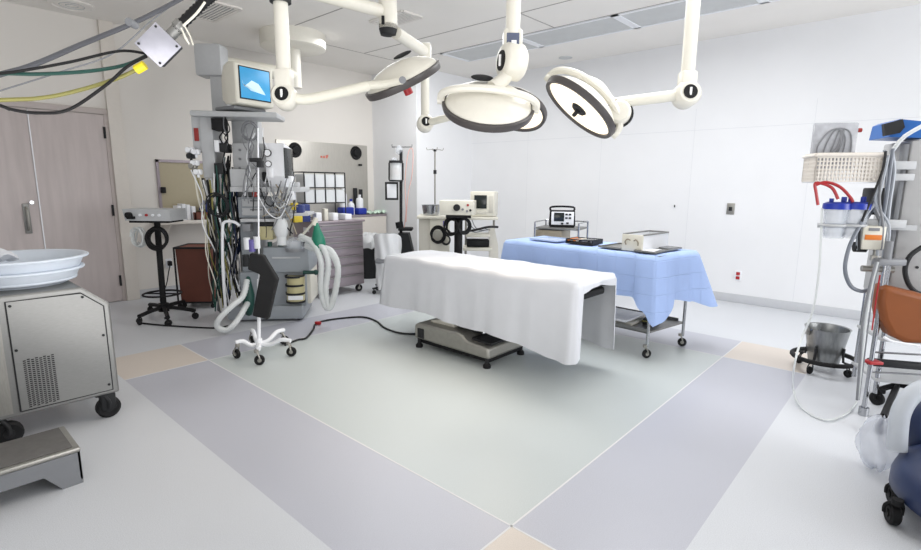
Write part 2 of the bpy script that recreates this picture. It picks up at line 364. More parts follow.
def drape(cps, ztop, amp=.02, rows=14, dens=10, zamp=.004, freq=9, cen=None, seed=1, curl=.012):
    """cloth: top surface from the centre line out to the edge, then hanging to a hem. cps=(x,y,nx,ny,hem,flare)"""
    rnd = random.Random(seed); P = []; n = len(cps)
    for i in range(n):
        A, B = cps[i], cps[(i+1) % n]; d = math.hypot(B[0]-A[0], B[1]-A[1]); k = max(3, int(d/0.02)) if d > 1e-4 else 4
        for j in range(k):
            u = j/k; us = u*u*(3-2*u); P.append([A[q]+(B[q]-A[q])*(u if q < 4 else us) for q in range(6)])
    N = len(P); ph = [rnd.uniform(0, 6.28) for _ in range(4)]
    cx = sum(p[0] for p in P)/N; cy = sum(p[1] for p in P)/N
    xs_ = [p[0] for p in P]; ys_ = [p[1] for p in P]
    half = (max(ys_)-min(ys_))/2; bm = bmesh.new(); rings = []
    xa, xb = min(xs_)+half, max(xs_)-half
    s_acc = 0; svals = []
    for i, p in enumerate(P):
        q = P[i-1]; s_acc += math.hypot(p[0]-q[0], p[1]-q[1])+.01; svals.append(s_acc)
    for s in (0, .25, .5, .75, .9, .97):
        rg = []
        for p in P:
            mx = min(max(p[0], xa), xb); x = mx+(p[0]-mx)*s; y = cy+(p[1]-cy)*s
            z = ztop+zamp*(math.sin(x*9+ph[0])*math.sin(y*13+ph[1])+.6*math.sin(x*23+y*5+ph[2])) - (0.004 if s > .95 else 0)
            rg.append(bm.verts.new((x, y, z)))
        rings.append(rg)
    for r in range(rows+1):
        t_ = r/rows; rg = []
        for p, s in zip(P, svals):
            dz = max(ztop-p[4], .01)
            rad = .02; drop = dz*t_**1.15
            out = min(drop/rad, 1)*.018
            wv = amp*t_*(math.sin(s*freq+ph[0])+.55*math.sin(s*freq*2.3+ph[1])+.3*math.sin(s*freq*4.1+ph[2]))
            o_ = out + p[5]*t_ + wv
            hz = p[4]+.012*math.sin(s*freq*.8+ph[3])*(t_)
            rg.append(bm.verts.new((p[0]+p[2]*o_, p[1]+p[3]*o_, ztop-.006-(ztop-hz)*t_ if t_ > 0 else ztop-.006)))
        rings.append(rg)
    for A, B in zip(rings, rings[1:]):
        for k in range(N):
            j = (k+1) % N; bm.faces.new((A[k], A[j], B[j], B[k]))
    bmesh.ops.remove_doubles(bm, verts=rings[0], dist=.012)
    mm = M(); mm.bm.free(); mm.bm = bm; return mm
r2 = .7071
cps = [(TX0, TY0, -r2, -r2, .30, .05), (-3.0, TY0, 0, -1, .29, .015), (-2.5, TY0, 0, -1, .27, .02), (-2.0, TY0, 0, -1, .235, .02), (TX1-.14, TY0, 0, -1, .21, .02), (TX1-.02, TY0, 0, -1, .20, .02), (TX1, TY0+.01, r2, -r2, .205, .01), (TX1, TY0+.035, 1, 0, .22, .0), (TX1, TY0+.05, 1, 0, .655, .0), (TX1, 3.2, 1, 0, .672, .0), (TX1, TY1-.03, 1, 0, .66, .0), (TX1, TY1-.012, 1, 0, .19, .0), (TX1-.005, TY1, r2, r2, .17, .0),
       (TX1-.05, TY1, 0, 1, .17, .0), (-2.0, TY1, 0, 1, .2, .01), (-2.6, TY1, 0, 1, .27, .01), (TX0, TY1, -r2, r2, .32, .03), (TX0, 3.2, -1, 0, .36, .02)]
b = drape(cps, TZ, amp=.012, freq=6.5, seed=3)
tag(b.obj('white_sheet', m_sheet, None, ang=180), 'white sheet draped over the operating table and hanging down its sides', 'sheet')

# ================================================================== DRAPED INSTRUMENT TABLE
A = math.radians(-4); BF = Fr(-1.5, 3.88, A)      # near right corner
L, W, H = 1.5, .58, .82
t = thing('instrument_table', 'wheeled steel instrument table under a pale blue drape, with a low shelf', 'instrument table', BF)
for (x, y) in ((0-.03, .03), (.03, W-.03), (-L+.03, .03), (-L+.03, W-.03)):
    f = M(); f.cyl((x, y, .09), (x, y, H-.02), .0125, n=14); f.obj('leg', m_chrome, t); castor(t, x, y, .036, .1, .022, m_steelm, m_black, ang=random.uniform(0, 3))
f = M(); f.prism([(-L+.02, .02), (-.03, .02), (.03, W-.02), (-L+.02, W-.02)], .2, .212, 'z')
for (a, c) in (((-L+.02, .02, .2), (-.02, .026, .235)), ((-L+.02, W-.026, .2), (-.02, W-.02, .235))): f.b2(a, c)
f.obj('shelf', m_steel, t)
f = M(); f.prism([(-L, 0), (0, 0), (.07, W), (-L, W)], H-.02, H-.002, 'z'); f.obj('tabletop', m_steel, t)
cps = [(-L, 0, -r2, -r2, .35, .06), (-1.0, 0, 0, -1, .44, .02), (-.5, 0, 0, -1, .47, .02), (-.17, 0, 0, -1, .5, .02), (-.05, 0, .0, -1, .40, .03), (0, 0, .6, -.8, .29, .05), (0, .05, .8, -.3, .31, .07),
       (.025, .22, 1, 0, .46, .05), (.06, W-.12, 1, 0, .44, .05), (.07, W-.03, .8, .4, .38, .16), (.07, W, .6, .8, .36, .2), (-.08, W, .1, 1, .5, .05), (-.8, W, 0, 1, .5, .03), (-L, W, -r2, r2, .35, .06), (-L, W/2, -1, 0, .45, .03)]
b = drape(cps, H+.008, amp=.016, freq=8, seed=8, zamp=.002)
o = b.obj('blue_drape', m_blue, None, ang=180); o.location = BF.o; o.rotation_euler = (0, 0, A)
tag(o, 'pale blue disposable drape covering the instrument table, corner hanging low', 'drape')
TT = H+.018
def onb(x, y, z=TT, rot=0): 
    w = V((x, y, z)); c, s = math.cos(A), math.sin(A)
    return Fr(BF.o.x+c*x-s*y, BF.o.y+s*x+c*y, A+rot, z)
# sterilizing box
t = thing('sterilizing_box', 'grey metal sterilizing box with cream end and open top on the blue drape', 'box', onb(-.225, .28))
f = M(); w2, l2, h2 = .085, .22, .125; th = .004
for (p, q) in (((-w2, -l2, 0), (w2, l2, .006)), ((-w2, -l2, 0), (-w2+th, l2, h2)), ((w2-th, -l2, 0), (w2, l2, h2)), ((-w2, l2-th, 0), (w2, l2, h2)), ((-w2, -l2, 0), (w2, -l2+th, h2))): f.b2(p, q)
f.obj('body', m_wglass, t); f = M(); f.box((0, -l2-.006, h2/2), (w2*2+.01, .012, h2+.006), bev=.005); e_ = f.obj('end_panel', m_cream, t)
for k in (-1, 1):
    f = M(); f.tube([(k*.05, -l2-.012, .045), (k*.055, -l2-.022, .07), (k*.035, -l2-.022, .09), (k*.015, -l2-.012, .08)], .005, 6, 4); f.obj('latch', m_taupe, e_)
f = M()
for (p, q) in (((-w2-.006, -l2, h2-.004), (-w2+.006, l2, h2+.008)), ((w2-.006, -l2, h2-.004), (w2+.006, l2, h2+.008)), ((-w2, l2-.006, h2-.004), (w2, l2+.006, h2+.008))): f.b2(p, q, .002)
f.obj('rim', m_steel, t)
f = M(); f.b2((-w2+.01, -l2+.02, .04), (w2-.01, l2-.02, .1), .01); f.obj('packing', m_grey, t)
def tray(label, x, y, sx, sy, m1, m2, rot=0, contents=0):
    t = thing('instrument_tray', label, 'tray', onb(x, y, TT, rot)); f = M()
    f.b2((-sx/2, -sy/2, 0), (sx/2, sy/2, .004))
    for (p, q) in (((-sx/2-.006, -sy/2-.006, .002), (sx/2+.006, -sy/2+.002, .014)), ((-sx/2-.006, sy/2-.002, .002), (sx/2+.006, sy/2+.006, .014)), ((-sx/2-.006, -sy/2, .002), (-sx/2+.002, sy/2, .014)), ((sx/2-.002, -sy/2, .002), (sx/2+.006, sy/2, .014))): f.b2(p, q, .002)
    f.obj('pan', m1, t)
    return t
tray('flat steel tray with papers on the right end of the blue drape', -.1, .25, .17, .46, m_steel, None)
p = M(); p.box((0, 0, .003), (.1, .2, .006), bev=.002)
o = p.obj('folded_paper', m_wglass, None); fr_ = onb(-.1, .12, TT+.006, .1); o.location = fr_.o; o.rotation_euler = (0, 0, fr_.rot); tag(o, 'white folded paper lying in the right-hand steel tray', 'paper')
p = M(); p.box((0, 0, .004), (.12, .12, .008), bev=.003)
o = p.obj('glove_packet', m_mid, None); fr_ = onb(-.09, .39, TT+.006, -.2); o.location = fr_.o; o.rotation_euler = (0, 0, fr_.rot); tag(o, 'grey packet at the far end of the right-hand tray', 'packet')
tray('steel tray between the instrument rack and the sterilizing box', -.42, .22, .2, .34, m_steel, None)
tray('shallow glassy tray on the left part of the blue drape', -1.12, .22, .3, .28, mat('pale_blue_plastic', S(190, 206, 232), .3, .2), None)
t = thing('instrument_rack', 'low rack packed with orange and steel instruments on the blue drape', 'rack', onb(-.76, .2, TT, .1))
f = M()
for (p, q) in (((-.13, -.1, 0), (.13, .1, .008)), ((-.13, -.1, .035), (.13, -.094, .043)), ((-.13, .094, .035), (.13, .1, .043)), ((-.13, -.1, 0), (-.124, .1, .043)), ((.124, -.1, 0), (.13, .1, .043))): f.b2(p, q)
f.obj('frame', m_dark, t)
for k in range(9):
    f = M(); x = -.11+k*.0275; f.cyl((x, -.085, .03), (x, .085, .03+random.uniform(-.005, .01)), .009, n=8); f.obj('instrument', [m_ored, m_steel, m_ored, m_cream, m_dark, m_steel][k % 6] if k < 4 else [m_steel, m_dark, m_mid][k % 3], t)
# things on the lower shelf
o = M().box((0, 0, .012), (.42, .34, .02), bev=.004).obj('flat_parcel', m_beige, None); fr_ = onb(-.42, .25, .213, .05); o.location = fr_.o; o.rotation_euler = (0, 0, fr_.rot); tag(o, 'beige flat wrapped parcel on the lower shelf of the instrument table', 'parcel')
o = M().box((0, 0, .025), (.1, .16, .05), bev=.008).obj('foot_pedal', m_dark, None); fr_ = onb(-.14, .3, .213, .2); o.location = fr_.o; o.rotation_euler = (0, 0, fr_.rot); tag(o, 'black block with yellow edge at the right of the lower shelf', 'pedal')
p = M().box((0, 0, .03), (.105, .165, .012), bev=.003).obj('stripe', m_yellow, o)
o = M().box((0, 0, .15), (.5, .36, .02), bev=.006).obj('white_tray', m_wglass, None); fr_ = onb(-.48, .22, .213+.0, 0); o.location = fr_.o+V((0, 0, -.13+.022)); o.rotation_euler = (0, 0, fr_.rot); tag(o, 'white tray lying over the beige parcel below the blue drape', 'tray')

# ================================================================== LEFT STAINLESS CART
CX = -3.35; CF = Fr(CX, .45)
t = thing('fluid_waste_cart', 'stainless steel cart with chamfered top and vent grille at the left', 'cart', CF)
def yz(poly): return [(y-.45, z) for y, z in poly]
f = M(); f.prism(yz([(-.35, .15), (-.35, .785), (.66, .785), (.785, .675), (.785, .15)]), -.62, 0, 'x'); o = f.obj('body', m_steel, t)
md = o.modifiers.new('bev', 'BEVEL'); md.width = .012; md.segments = 3; md.limit_method = 'ANGLE'
f = M(); f.prism(yz([(.345, .175), (.345, .752), (.655, .752), (.752, .665), (.752, .175)]), 0, .006, 'x'); side = f.obj('side_panel', m_steel, t)
f = M(); pl = yz([(.345, .175), (.345, .752), (.655, .752), (.752, .665), (.752, .175)])
f.tube([(.005, y, z) for y, z in pl]+[(.005, pl[0][0], pl[0][1])], .0035, 6, 0); f.obj('panel_seam', m_dark, t)
f = M(); f.prism(yz([(-.3, .175), (-.3, .752), (.315, .752), (.315, .175)]), 0, .006, 'x'); f.obj('front_panel', m_steelm, t)
f = M()
for i in range(8):
    for j in range(24):
        y = .385+i*.0165; z = .19+j*.0108+(i % 2)*.005; f.box((.0065, y-.45, z), (.003, .0115, .0052))
f.obj('vent', m_black, side)
for (y, z) in ((.66, .73), (.735, .5), (.36, .5), (.735, .21), (.36, .73)): f = M(); f.cyl((.005, y-.45, z), (.01, y-.45, z), .007, n=10); f.obj('screw', m_dark, side)
for (x, y) in ((-.045, .28), (-.045, -.16), (-.56, .28), (-.56, -.6)): castor(t, x, y, .062, .155, .045, m_dark, m_black, ang=PI/2)
f = M(); f.box((-.045, .28, .1), (.06, .075, .1), bev=.01); f.obj('castor_guard', m_dark, t)
# basins
def basin(label, z, R, h, x=-3.68, y=.46):
    t = thing('basin', label, 'basin', Fr(x, y, 0, z)); f = M(); m_bas = mat('basin_plastic', S(212, 220, 230), .35)
    f.lathe([(0, 0), (R*.84, 0), (R*.87, .01), (R*.94, h-.014), (R, h-.01), (R+.004, h), (R-.006, h+.004), (R*.91, h-.004), (R*.83, .014), (0, .008)], n=48); f.obj('bowl', m_bas, t, ang=50)
    f = M(); f.ring((0, 0, h-.004), R, .008, N=48); f.obj('rim', m_bas, t)
basin('white plastic basin, lowest of the stack on the steel cart', .786, .245, .03); basin('white plastic basin, middle of the stack on the steel cart', .802, .285, .07); basin('white plastic basin at the top of the stack, holding a cloth', .862, .31, .075)
f = M(); rnd = random.Random(4)
f.grid(lambda u, v: ((u-.5)*.3, (v-.5)*.36, .05*math.exp(-((u-.5)**2+(v-.5)**2)*9)+.02*math.sin(u*11+v*4)*math.sin(v*9)+.012*math.sin(u*23-v*17)), 24, 24)
o = f.obj('folded_cloth', m_sheet, None, solid=.006); o.location = (-3.72, .27, .935); tag(o, 'crumpled white cloth lying in the top basin', 'cloth')
# step stool
t = thing('step_stool', 'low dark grey steel step stool on the floor by the cart', 'step stool', Fr(-2.86, .2))
f = M(); f.b2((-.15, -.5, .15), (.16, .26, .172), .008); f.obj('step', m_steelm, t)
f = M(); f.b2((-.13, -.48, .172), (.14, .235, .178), .003); f.obj('tread', mat('dark_tread', S(96, 94, 92), .6, noise=.1), t)
f = M()
for x in (-.145, .15): f.prism([(-.5, .15), (-.5, .0), (-.42, .0), (-.36, .08), (.12, .08), (.18, .0), (.255, .0), (.255, .15)], x, x+.008, 'x')
f.b2((-.145, .247, .02), (.158, .256, .15)); f.obj('legs_frame', m_mid, t)

# ================================================================== SURGICAL LIGHTS
SPOTS = []
def basis(n, upv):
    n = n.normalized(); u = (upv-n*upv.dot(n)).normalized(); return n, u, n.cross(u)
def head(root, c, n, R, sdir, lit=True, scale_h=1.0, patch=True, yoke=True):
    """n = lens direction; yoke_dir = direction from which the arm comes"""
    n = n.normalized(); s = (sdir-n*sdir.dot(n)).normalized(); u = s.cross(n)
    f = M(); h = R*.46*scale_h
    f.lathe([(R*1.0, 0), (R*1.0, R*.06), (R*.94, R*.16), (R*.8, R*.27), (R*.55, R*.38), (R*.28, h*.96), (0, h)], c, -n, 40); hd = f.obj('lamp_housing', m_white, root, world=True, ang=60)
    f = M(); f.lathe([(R*.93, R*.0), (R*.95, -R*.08), (R*1.03, -R*.09), (R*1.06, 0), (R*1.06, R*.07), (R*1.0, R*.09), (R*.99, 0)], c, -n, 40); f.obj('rim', mat('rim_rubber', S(70, 66, 66), .4), hd, world=True, ang=50)
    f = M(); f.lathe([(0, 0), (R*.94, 0)], c+n*R*.03, -n, 40); f.obj('lens', m_lens if lit else m_lensoff, hd, world=True)
    f = M(); f.cyl(c+n*R*.03, c+n*R*.09, R*.22, R*.18, n=20); f.box(c+n*R*.16, (R*.12, R*.1, R*.2), rot=n.to_track_quat('Z', 'Y').to_matrix(), bev=R*.03)
    f.obj('handle', m_dark, hd, world=True)
    # yoke: arc over the back from side to side
    f = M(); pts = []
    for k in range(-8, 9):
        a = k/8*PI*.5; pts.append(c+s*(R*1.10*math.sin(a))-n*(R*.06)-u*(R*.30*math.cos(a))-n*(R*.50*math.cos(a)**.8))
    if yoke:
        f.tube(pts, R*.085, 8, 2)
        for k in (-1, 1): f.cyl(c-n*R*.06+s*k*R*1.0, c-n*R*.06+s*k*R*1.16, R*.1, n=16)
        f.obj('yoke', m_white, root, world=True)
    if patch: 
        f = M(); q = c-n*(R*.52)+u*R*.34-s*R*.2*(1 if yoke else -1); f.sph(q, R*.26, (1, .5, .2), rot=basis_rot(s, u, -n)); f.obj('cover_plate', m_dark, hd, world=True)
    return c-n*(R*.57)+u*R*.12
def nrm(px, py, a, b, c):
    d = ray(px, py).normalized(); r = d.cross(UP).normalized(); return (r*a+r.cross(d)*b+d*c).normalized()
def basis_rot(x, y, z):
    return Matrix((x, y, z)).transposed()
def joint(root, c, axis, r, w, name='joint'):
    f = M(); axis = axis.normalized(); f.lathe([(0, -w), (r*.8, -w), (r, -w*.7), (r, w*.7), (r*.8, w), (0, w)], c, axis, 28); j = f.obj(name, m_white, root, world=True, ang=50)
    for g_ in (1, -1):
        f = M(); f.lathe([(0, g_*w), (r*.55, g_*w), (r*.55, g_*w*1.08), (0, g_*w*1.08)], c, axis, 20); f.obj('joint_cap', m_black, j, world=True)
        f = M(); f.box(c+axis*w*1.1*g_, (r*.14, r*.14, r*.6)); f.obj('cap_mark', m_print, j, world=True)
    return j
def fl_(label, x, y): return thing('surgical_light', label, 'surgical light', Fr(x, y, 0, ZC))
tocam = V((-FW.x, -FW.y, 0)).normalized()
# --- 1 left lamp on the main spindle
W1 = 3.15; J1 = at(285, 97, W1); P1 = at(281, 10, W1)
t = fl_('surgical light left of the others, tilted edge-on with a small red tip', J1.x, J1.y)
f = M(); f.cyl((J1.x, J1.y, J1.z), (J1.x, J1.y, ZC), .042, n=24); f.obj('pole', m_white, t, world=True)
f = M(); zc = at(281, 8, W1).z; f.cyl((J1.x, J1.y, zc), (J1.x, J1.y, zc+.14), .062, n=24); f.obj('collar', m_dark, t, world=True)
f = M(); f.cyl((J1.x, J1.y, ZC-.05), (J1.x, J1.y, ZC), .16, n=32); f.obj('ceiling_flange', m_white, t, world=True)
joint(t, J1, -FW, .075, .06)
f = M(); f.box((J1.x, J1.y, J1.z+.09), (.1, .1, .14), rz=YAW, bev=.02); f.obj('elbow', m_white, t, world=True)
H1 = at(403, 80, 3.5); n1 = nrm(403, 80, .43, -.88, .13)
y1 = head(t, H1, n1, .26, RT, lit=False, yoke=False)
a1 = at(310, 99, W1+.03); a2 = at(368, 86, 3.3)
f = M(); f.tube([J1+RT*.05, a1, a2], .032, 12, 5); f.tube([a2-RT*.02, at(385, 84, 3.28), at(402, 80, 3.24)], .026, 10, 5); f.obj('spring_arm', m_cream, t, world=True)
f = M(); f.tube([a2-RT*.02, at(375, 83, 3.45), at(390, 70, 3.66)], .024, 10, 5); f.obj('fork', m_cream, t, world=True)
f = M(); f.cyl(at(402.5, 80, 3.24)-FW*.0, at(402.5, 80, 3.2), .022, n=16); f.obj('fork_bolt', m_mid, t, world=True)
f = M(); f.cyl(H1+n1*.05, H1+n1*.1, .03, n=12); f.obj('handle_tip', m_red, t, world=True)
# --- 4 rear lamp on the horizontal beam
Wb = 3.75; hs = at(388, 22, Wb)
t = fl_('surgical light farthest back, mostly hidden behind the middle one, on a cranked beam', J1.x, J1.y-.0)
b0 = V((J1.x, J1.y, at(281, -10, W1).z)); b1 = at(385, 12, Wb)
f = M(); f.tube([b0+(b1-b0).normalized()*.05, b1], .045, 12, 0); f.obj('beam', m_white, t, world=True)
top = at(388, -6, Wb); bot = at(388, 29, Wb)
f = M(); f.cyl((hs.x, hs.y, bot.z), (hs.x, hs.y, top.z), .066, n=28); f.obj('beam_housing', m_white, t, world=True)
f = M(); f.lathe([(.066, .03), (.066, 0), (.055, -.04), (0, -.05)], (hs.x, hs.y, bot.z), n=28); f.obj('housing_cap', m_dark, t, world=True)
pc = at(383, 20, Wb-.066); f = M(); f.box(pc, (.022, .01, .06), rz=YAW, bev=.004); f.obj('control', m_black, t, world=True)
k1 = at(425, 52, 4.3); k0 = at(396, 33, Wb+.02)
f = M(); f.tube([k0, k1], .045, 12, 0); f.obj('cranked_arm', m_white, t, world=True)
J4 = at(420, 122, 4.3); 
f = M(); f.cyl((k1.x, k1.y, at(424, 44, 4.3).z), (k1.x, k1.y, J4.z), .036, n=20); f.obj('pole', m_white, t, world=True)
f = M(); zt = at(427, 52, 4.3).z; f.box((k1.x, k1.y, zt), (.1, .1, .13), rz=YAW, bev=.015); f.obj('elbow', m_white, t, world=True)
joint(t, V((k1.x, k1.y, J4.z)), -FW+RT*.2, .07, .06)
H4 = at(514, 110, 4.15); n4 = nrm(508, 107, -.30, -.80, -.55)
head(t, H4, n4, .255, RT, lit=True, patch=False, yoke=False)
f = M(); f.tube([V((k1.x, k1.y, J4.z)), at(450, 117, 4.25), at(485, 108, 4.2)], .03, 12, 5); f.obj('spring_arm', m_cream, t, world=True)
SPOTS.append((H4, n4.normalized(), 14))
# --- 2 middle lamp
W2 = 3.15; t_o = at(512, 62, W2)
t = fl_('large surgical light in the middle hanging right below its round knuckle joint', t_o.x, t_o.y)
f = M(); f.cyl((t_o.x, t_o.y, at(512, 44, W2).z), (t_o.x, t_o.y, ZC), .043, n=24); f.obj('pole', m_white, t, world=True)
f = M(); f.cyl((t_o.x, t_o.y, ZC-.05), (t_o.x, t_o.y, ZC), .14, n=32); f.obj('ceiling_flange', m_white, t, world=True)
f = M(); c_ = at(512.5, 42, W2); f.box(c_, (.115, .11, .14), rz=YAW, bev=.02); bx = f.obj('control_box', m_white, t, world=True)
f = M(); f.box(at(513, 39, W2-.062), (.075, .012, .07), rz=YAW, rot=None, bev=.004); f.obj('display', mat('lcd', S(90, 98, 120), .2), bx, world=True)
f = M(); f.box(at(514, 42, W2-.068), (.03, .006, .02), rz=YAW); f.obj('display_key', m_print, bx, world=True)
joint(t, t_o, RT+FW*.35, .108, .07, 'knuckle')
H2 = at(488, 107, W2+.02); n2 = nrm(489, 106, -.10, -.88, .42)
y2 = head(t, H2, n2, .268, RT-UP*.12, lit=False)
f = M(); f.tube([t_o-UP*.06-RT*.02, at(503, 80, W2-.02), at(492, 88, W2-.06)], .042, 14, 5); f.obj('neck', m_white, t, world=True)
# --- 3 right lit lamp
W3 = 3.3; J3 = at(686, 95, W3)
t = fl_('lit surgical light at the right with its glowing face turned down-left', J3.x, J3.y)
f = M(); f.cyl((J3.x, J3.y, J3.z), (J3.x, J3.y, ZC), .042, n=24); f.obj('pole', m_white, t, world=True)
f = M(); f.cyl((J3.x, J3.y, ZC-.05), (J3.x, J3.y, ZC), .14, n=32); f.obj('ceiling_flange', m_white, t, world=True)
f = M(); f.box((J3.x, J3.y, J3.z+.08), (.1, .1, .13), rz=YAW, bev=.02); f.obj('elbow', m_white, t, world=True)
joint(t, J3, -FW, .08, .065)
H3 = at(580, 108, 3.35); n3 = nrm(580, 108, -.66, -.72, -.30)
y3 = head(t, H3, n3, .26, RT*.76-UP*.65, lit=True)
SPOTS.append((H3, n3.normalized(), 16))
f = M(); f.tube([J3-RT*.04, at(655, 98, W3), at(616, 103, W3+.03)], .034, 12, 5); f.obj('spring_arm', m_cream, t, world=True)
f = M(); f.tube([at(616, 103, W3+.03), at(610, 100, W3+.06), at(600, 86, W3+.12), at(588, 80, W3+.14)], .028, 10, 5); f.obj('fork', m_white, t, world=True)
c = at(619, 114, W3+.04); f = M(); f.lathe([(0, -.07), (.06, -.07), (.075, -.05), (.075, .05), (.06, .07), (0, .075)], c, -FW-RT*.3, 24); dk = f.obj('rotary_hub', m_white, t, world=True)
f = M(); f.ring(c, .082, .009, (-FW-RT*.3)); f.ring(c-FW*.055, .035, .006, (-FW-RT*.3)); f.obj('hub_ring', m_dark, dk, world=True)

# ================================================================== CEILING SUPPLY BOOM
cb = V((-5.62, 3.36, ZC)); 
t = thing('ceiling_boom', 'cream ceiling boom with round flange and service column behind the patient monitor', 'ceiling boom', Fr(cb.x, cb.y, 0, ZC))
f = M(); f.lathe([(.36, 0), (.36, -.15), (.33, -.17), (0, -.17)], cb, n=48); f.obj('ceiling_flange', m_white, t, world=True)
wcol = (V((cb.x, cb.y, 2.5))-CAMLOC).dot(FW); zb = at(300, 88, wcol).z
f = M(); f.cyl((cb.x, cb.y, zb), (cb.x, cb.y, ZC-.15), .075, n=28); f.obj('drop_column', m_white, t, world=True)
s0 = at(212, 62, 5.2); s1 = V((cb.x, cb.y, zb+.1))
f = M(); f.tube([s1+V((0, 0, .04)), V((s0.x, s0.y, s0.z+.0))], .075, 12, 0); f.obj('horizontal_arm', m_cream, t, world=True)
f = M(); zz0, zz1 = at(212, 77, 5.2).z, at(212, 46, 5.2).z; f.box((s0.x, s0.y, (zz0+zz1)/2), (.27, .2, zz1-zz0), rz=YAW, bev=.03); f.obj('arm_end_housing', m_grey, t, world=True)
f = M(); zz2 = at(212, 115, 5.2).z; f.box((s0.x+.06, s0.y+.05, (zz2+zz0)/2), (.16, .14, zz0-zz2), rz=YAW, bev=.01); f.obj('column', m_grey, t, world=True)

# ================================================================== OVERHEAD JUNCTION BOX AND CABLES (top left)
Wj = 2.1
def hang(name, label, cat, pts, r, m, n=8, ext=0, **k):
    pts = [V(p) for p in pts]
    if ext: pts.append(pts[-1]+(pts[-1]-pts[-2]).normalized()*ext)
    f = M(); f.tube(pts, r, n, 8, **k); o = f.obj(name, m, None); 
    return tag(o, label, cat)
jc = at(160, 46, Wj)
ax = (at(190, 16, Wj)-jc).normalized()     # axis of the conduit
nn = (-FW*.8+RT*.6+UP*.1); nn = (nn-ax*nn.dot(ax)).normalized(); ss = ax.cross(nn)
rot = Matrix((ss, ax, nn)).transposed()
t = thing('junction_box', 'shiny square metal junction box hanging from a ribbed black conduit', 'junction box', Fr(jc.x, jc.y, 0, jc.z))
f = M(); f.box(jc, (.115, .115, .055), rot=rot, bev=.006); f.obj('housing', m_dark, t, world=True)
f = M(); f.box(jc+nn*.03, (.12, .12, .008), rot=rot, bev=.003); pn = f.obj('lid', mat('bright_aluminium', S(178, 178, 188), .35, .5, noise=.05), t, world=True)
for a_ in (-1, 1):
    for b_ in (-1, 1): f = M(); q = jc+nn*.034+ss*a_*.048+ax*b_*.048; f.cyl(q, q+nn*.003, .005, n=8); f.obj('screw', m_dark, pn, world=True)
f = M(); f.cyl(jc+ax*.055, jc+ax*.10, .022, n=12); f.lathe([(.02, 0), (.028, .008), (.028, .03), (.02, .04)], jc+ax*.095, ax, 6); f.obj('gland', m_steel, t, world=True)
f = M(); f.tube([jc+ax*.09, at(196, 10, Wj), at(212, -4, Wj), at(232, -16, Wj+.1), at(240, -30, Wj+.2), V((at(240, -30, Wj+.2).x+.05, at(240, -30, Wj+.2).y+.05, ZC))], .019, 10, 12, rib=.18); f.obj('conduit', m_black, t, world=True, ang=80)
f = M(); f.tube([at(181, 28, Wj-.03), at(186, 38, Wj-.02), at(189, 44, Wj), at(184, 36, Wj), at(183, 28, Wj)], .003, 6, 4); f.tube([at(184, 25, Wj-.02), at(190, 36, Wj), at(193, 45, Wj)], .003, 6, 4)
f.tube([at(183, 26, Wj-.03), at(196, 14, Wj-.03), at(205, 2, Wj-.03)], .005, 6, 4); f.obj('loose_wire', m_cream, t, world=True)
hang('grey_hose', 'thick grey hose crossing the ceiling down to the left edge, with a clamp', 'hose', [V((at(215, -20, 2.65).x, at(215, -20, 2.65).y, ZC)), at(205, -14, 2.65), at(186, -4, 2.6), at(160, 10, 2.5), at(131, 24, 2.4), at(80, 45, 2.2), at(30, 66, 2.05), at(-20, 80, 1.95)], .0105, mat('grey_hose_rubber', S(84, 86, 92), .5), ext=.8)
o = bpy.data.objects['grey_hose']; f = M(); c = at(132, 23.5, 2.4); f.cyl(c-V((.02, -.02, 0)), c+V((.02, -.02, 0)), .018, n=12); f.obj('clamp', m_mid, o)
hang('black_cable', 'straight black cable from the junction box to the left edge, uppermost', 'cable', [jc-ss*0-ax*.05+nn*0, at(120, 51, Wj), at(70, 62, Wj-.1), at(20, 71, Wj-.2), at(-20, 76, Wj-.25)], .0055, m_black, ext=.8)
hang('green_hose', 'dark green hose running left from below the junction box', 'hose', [at(146, 56, Wj), at(125, 65, Wj), at(90, 71, Wj-.08), at(40, 74, Wj-.15), at(-20, 73, Wj-.25)], .007, m_dgreen, ext=.8)
hang('black_cable', 'sagging black cable looping below the yellow hose', 'cable', [at(147, 56, Wj-.01), at(128, 66, Wj-.04), at(106, 85, Wj-.08), at(70, 109, Wj-.12), at(40, 113, Wj-.15), at(10, 109, Wj-.2), at(-20, 98, Wj-.25)], .006, m_black, ext=.8)
hang('yellow_hose', 'yellow green hose curving to the left edge under the green hose', 'hose', [at(140, 68, Wj-.02), at(118, 78, Wj-.04), at(80, 90, Wj-.1), at(40, 98, Wj-.16), at(-20, 101, Wj-.25)], .0075, m_yellow, ext=.8)
o = bpy.data.objects['yellow_hose']; f = M(); f.cyl(at(136, 70, Wj-.02), at(145, 65, Wj-.02), .018, n=10); f.obj('connector', mat('bright_yellow', S(226, 206, 40), .4), o)
hang('thin_wire', 'thin grey wire rising diagonally behind the cables', 'cable', [at(-90, 120, 2.3), at(-10, 94, 2.6), at(60, 72, 2.7), at(112, 54, 2.8), at(150, 22, 2.9), at(176, 2, 3.2)], .004, m_mid)

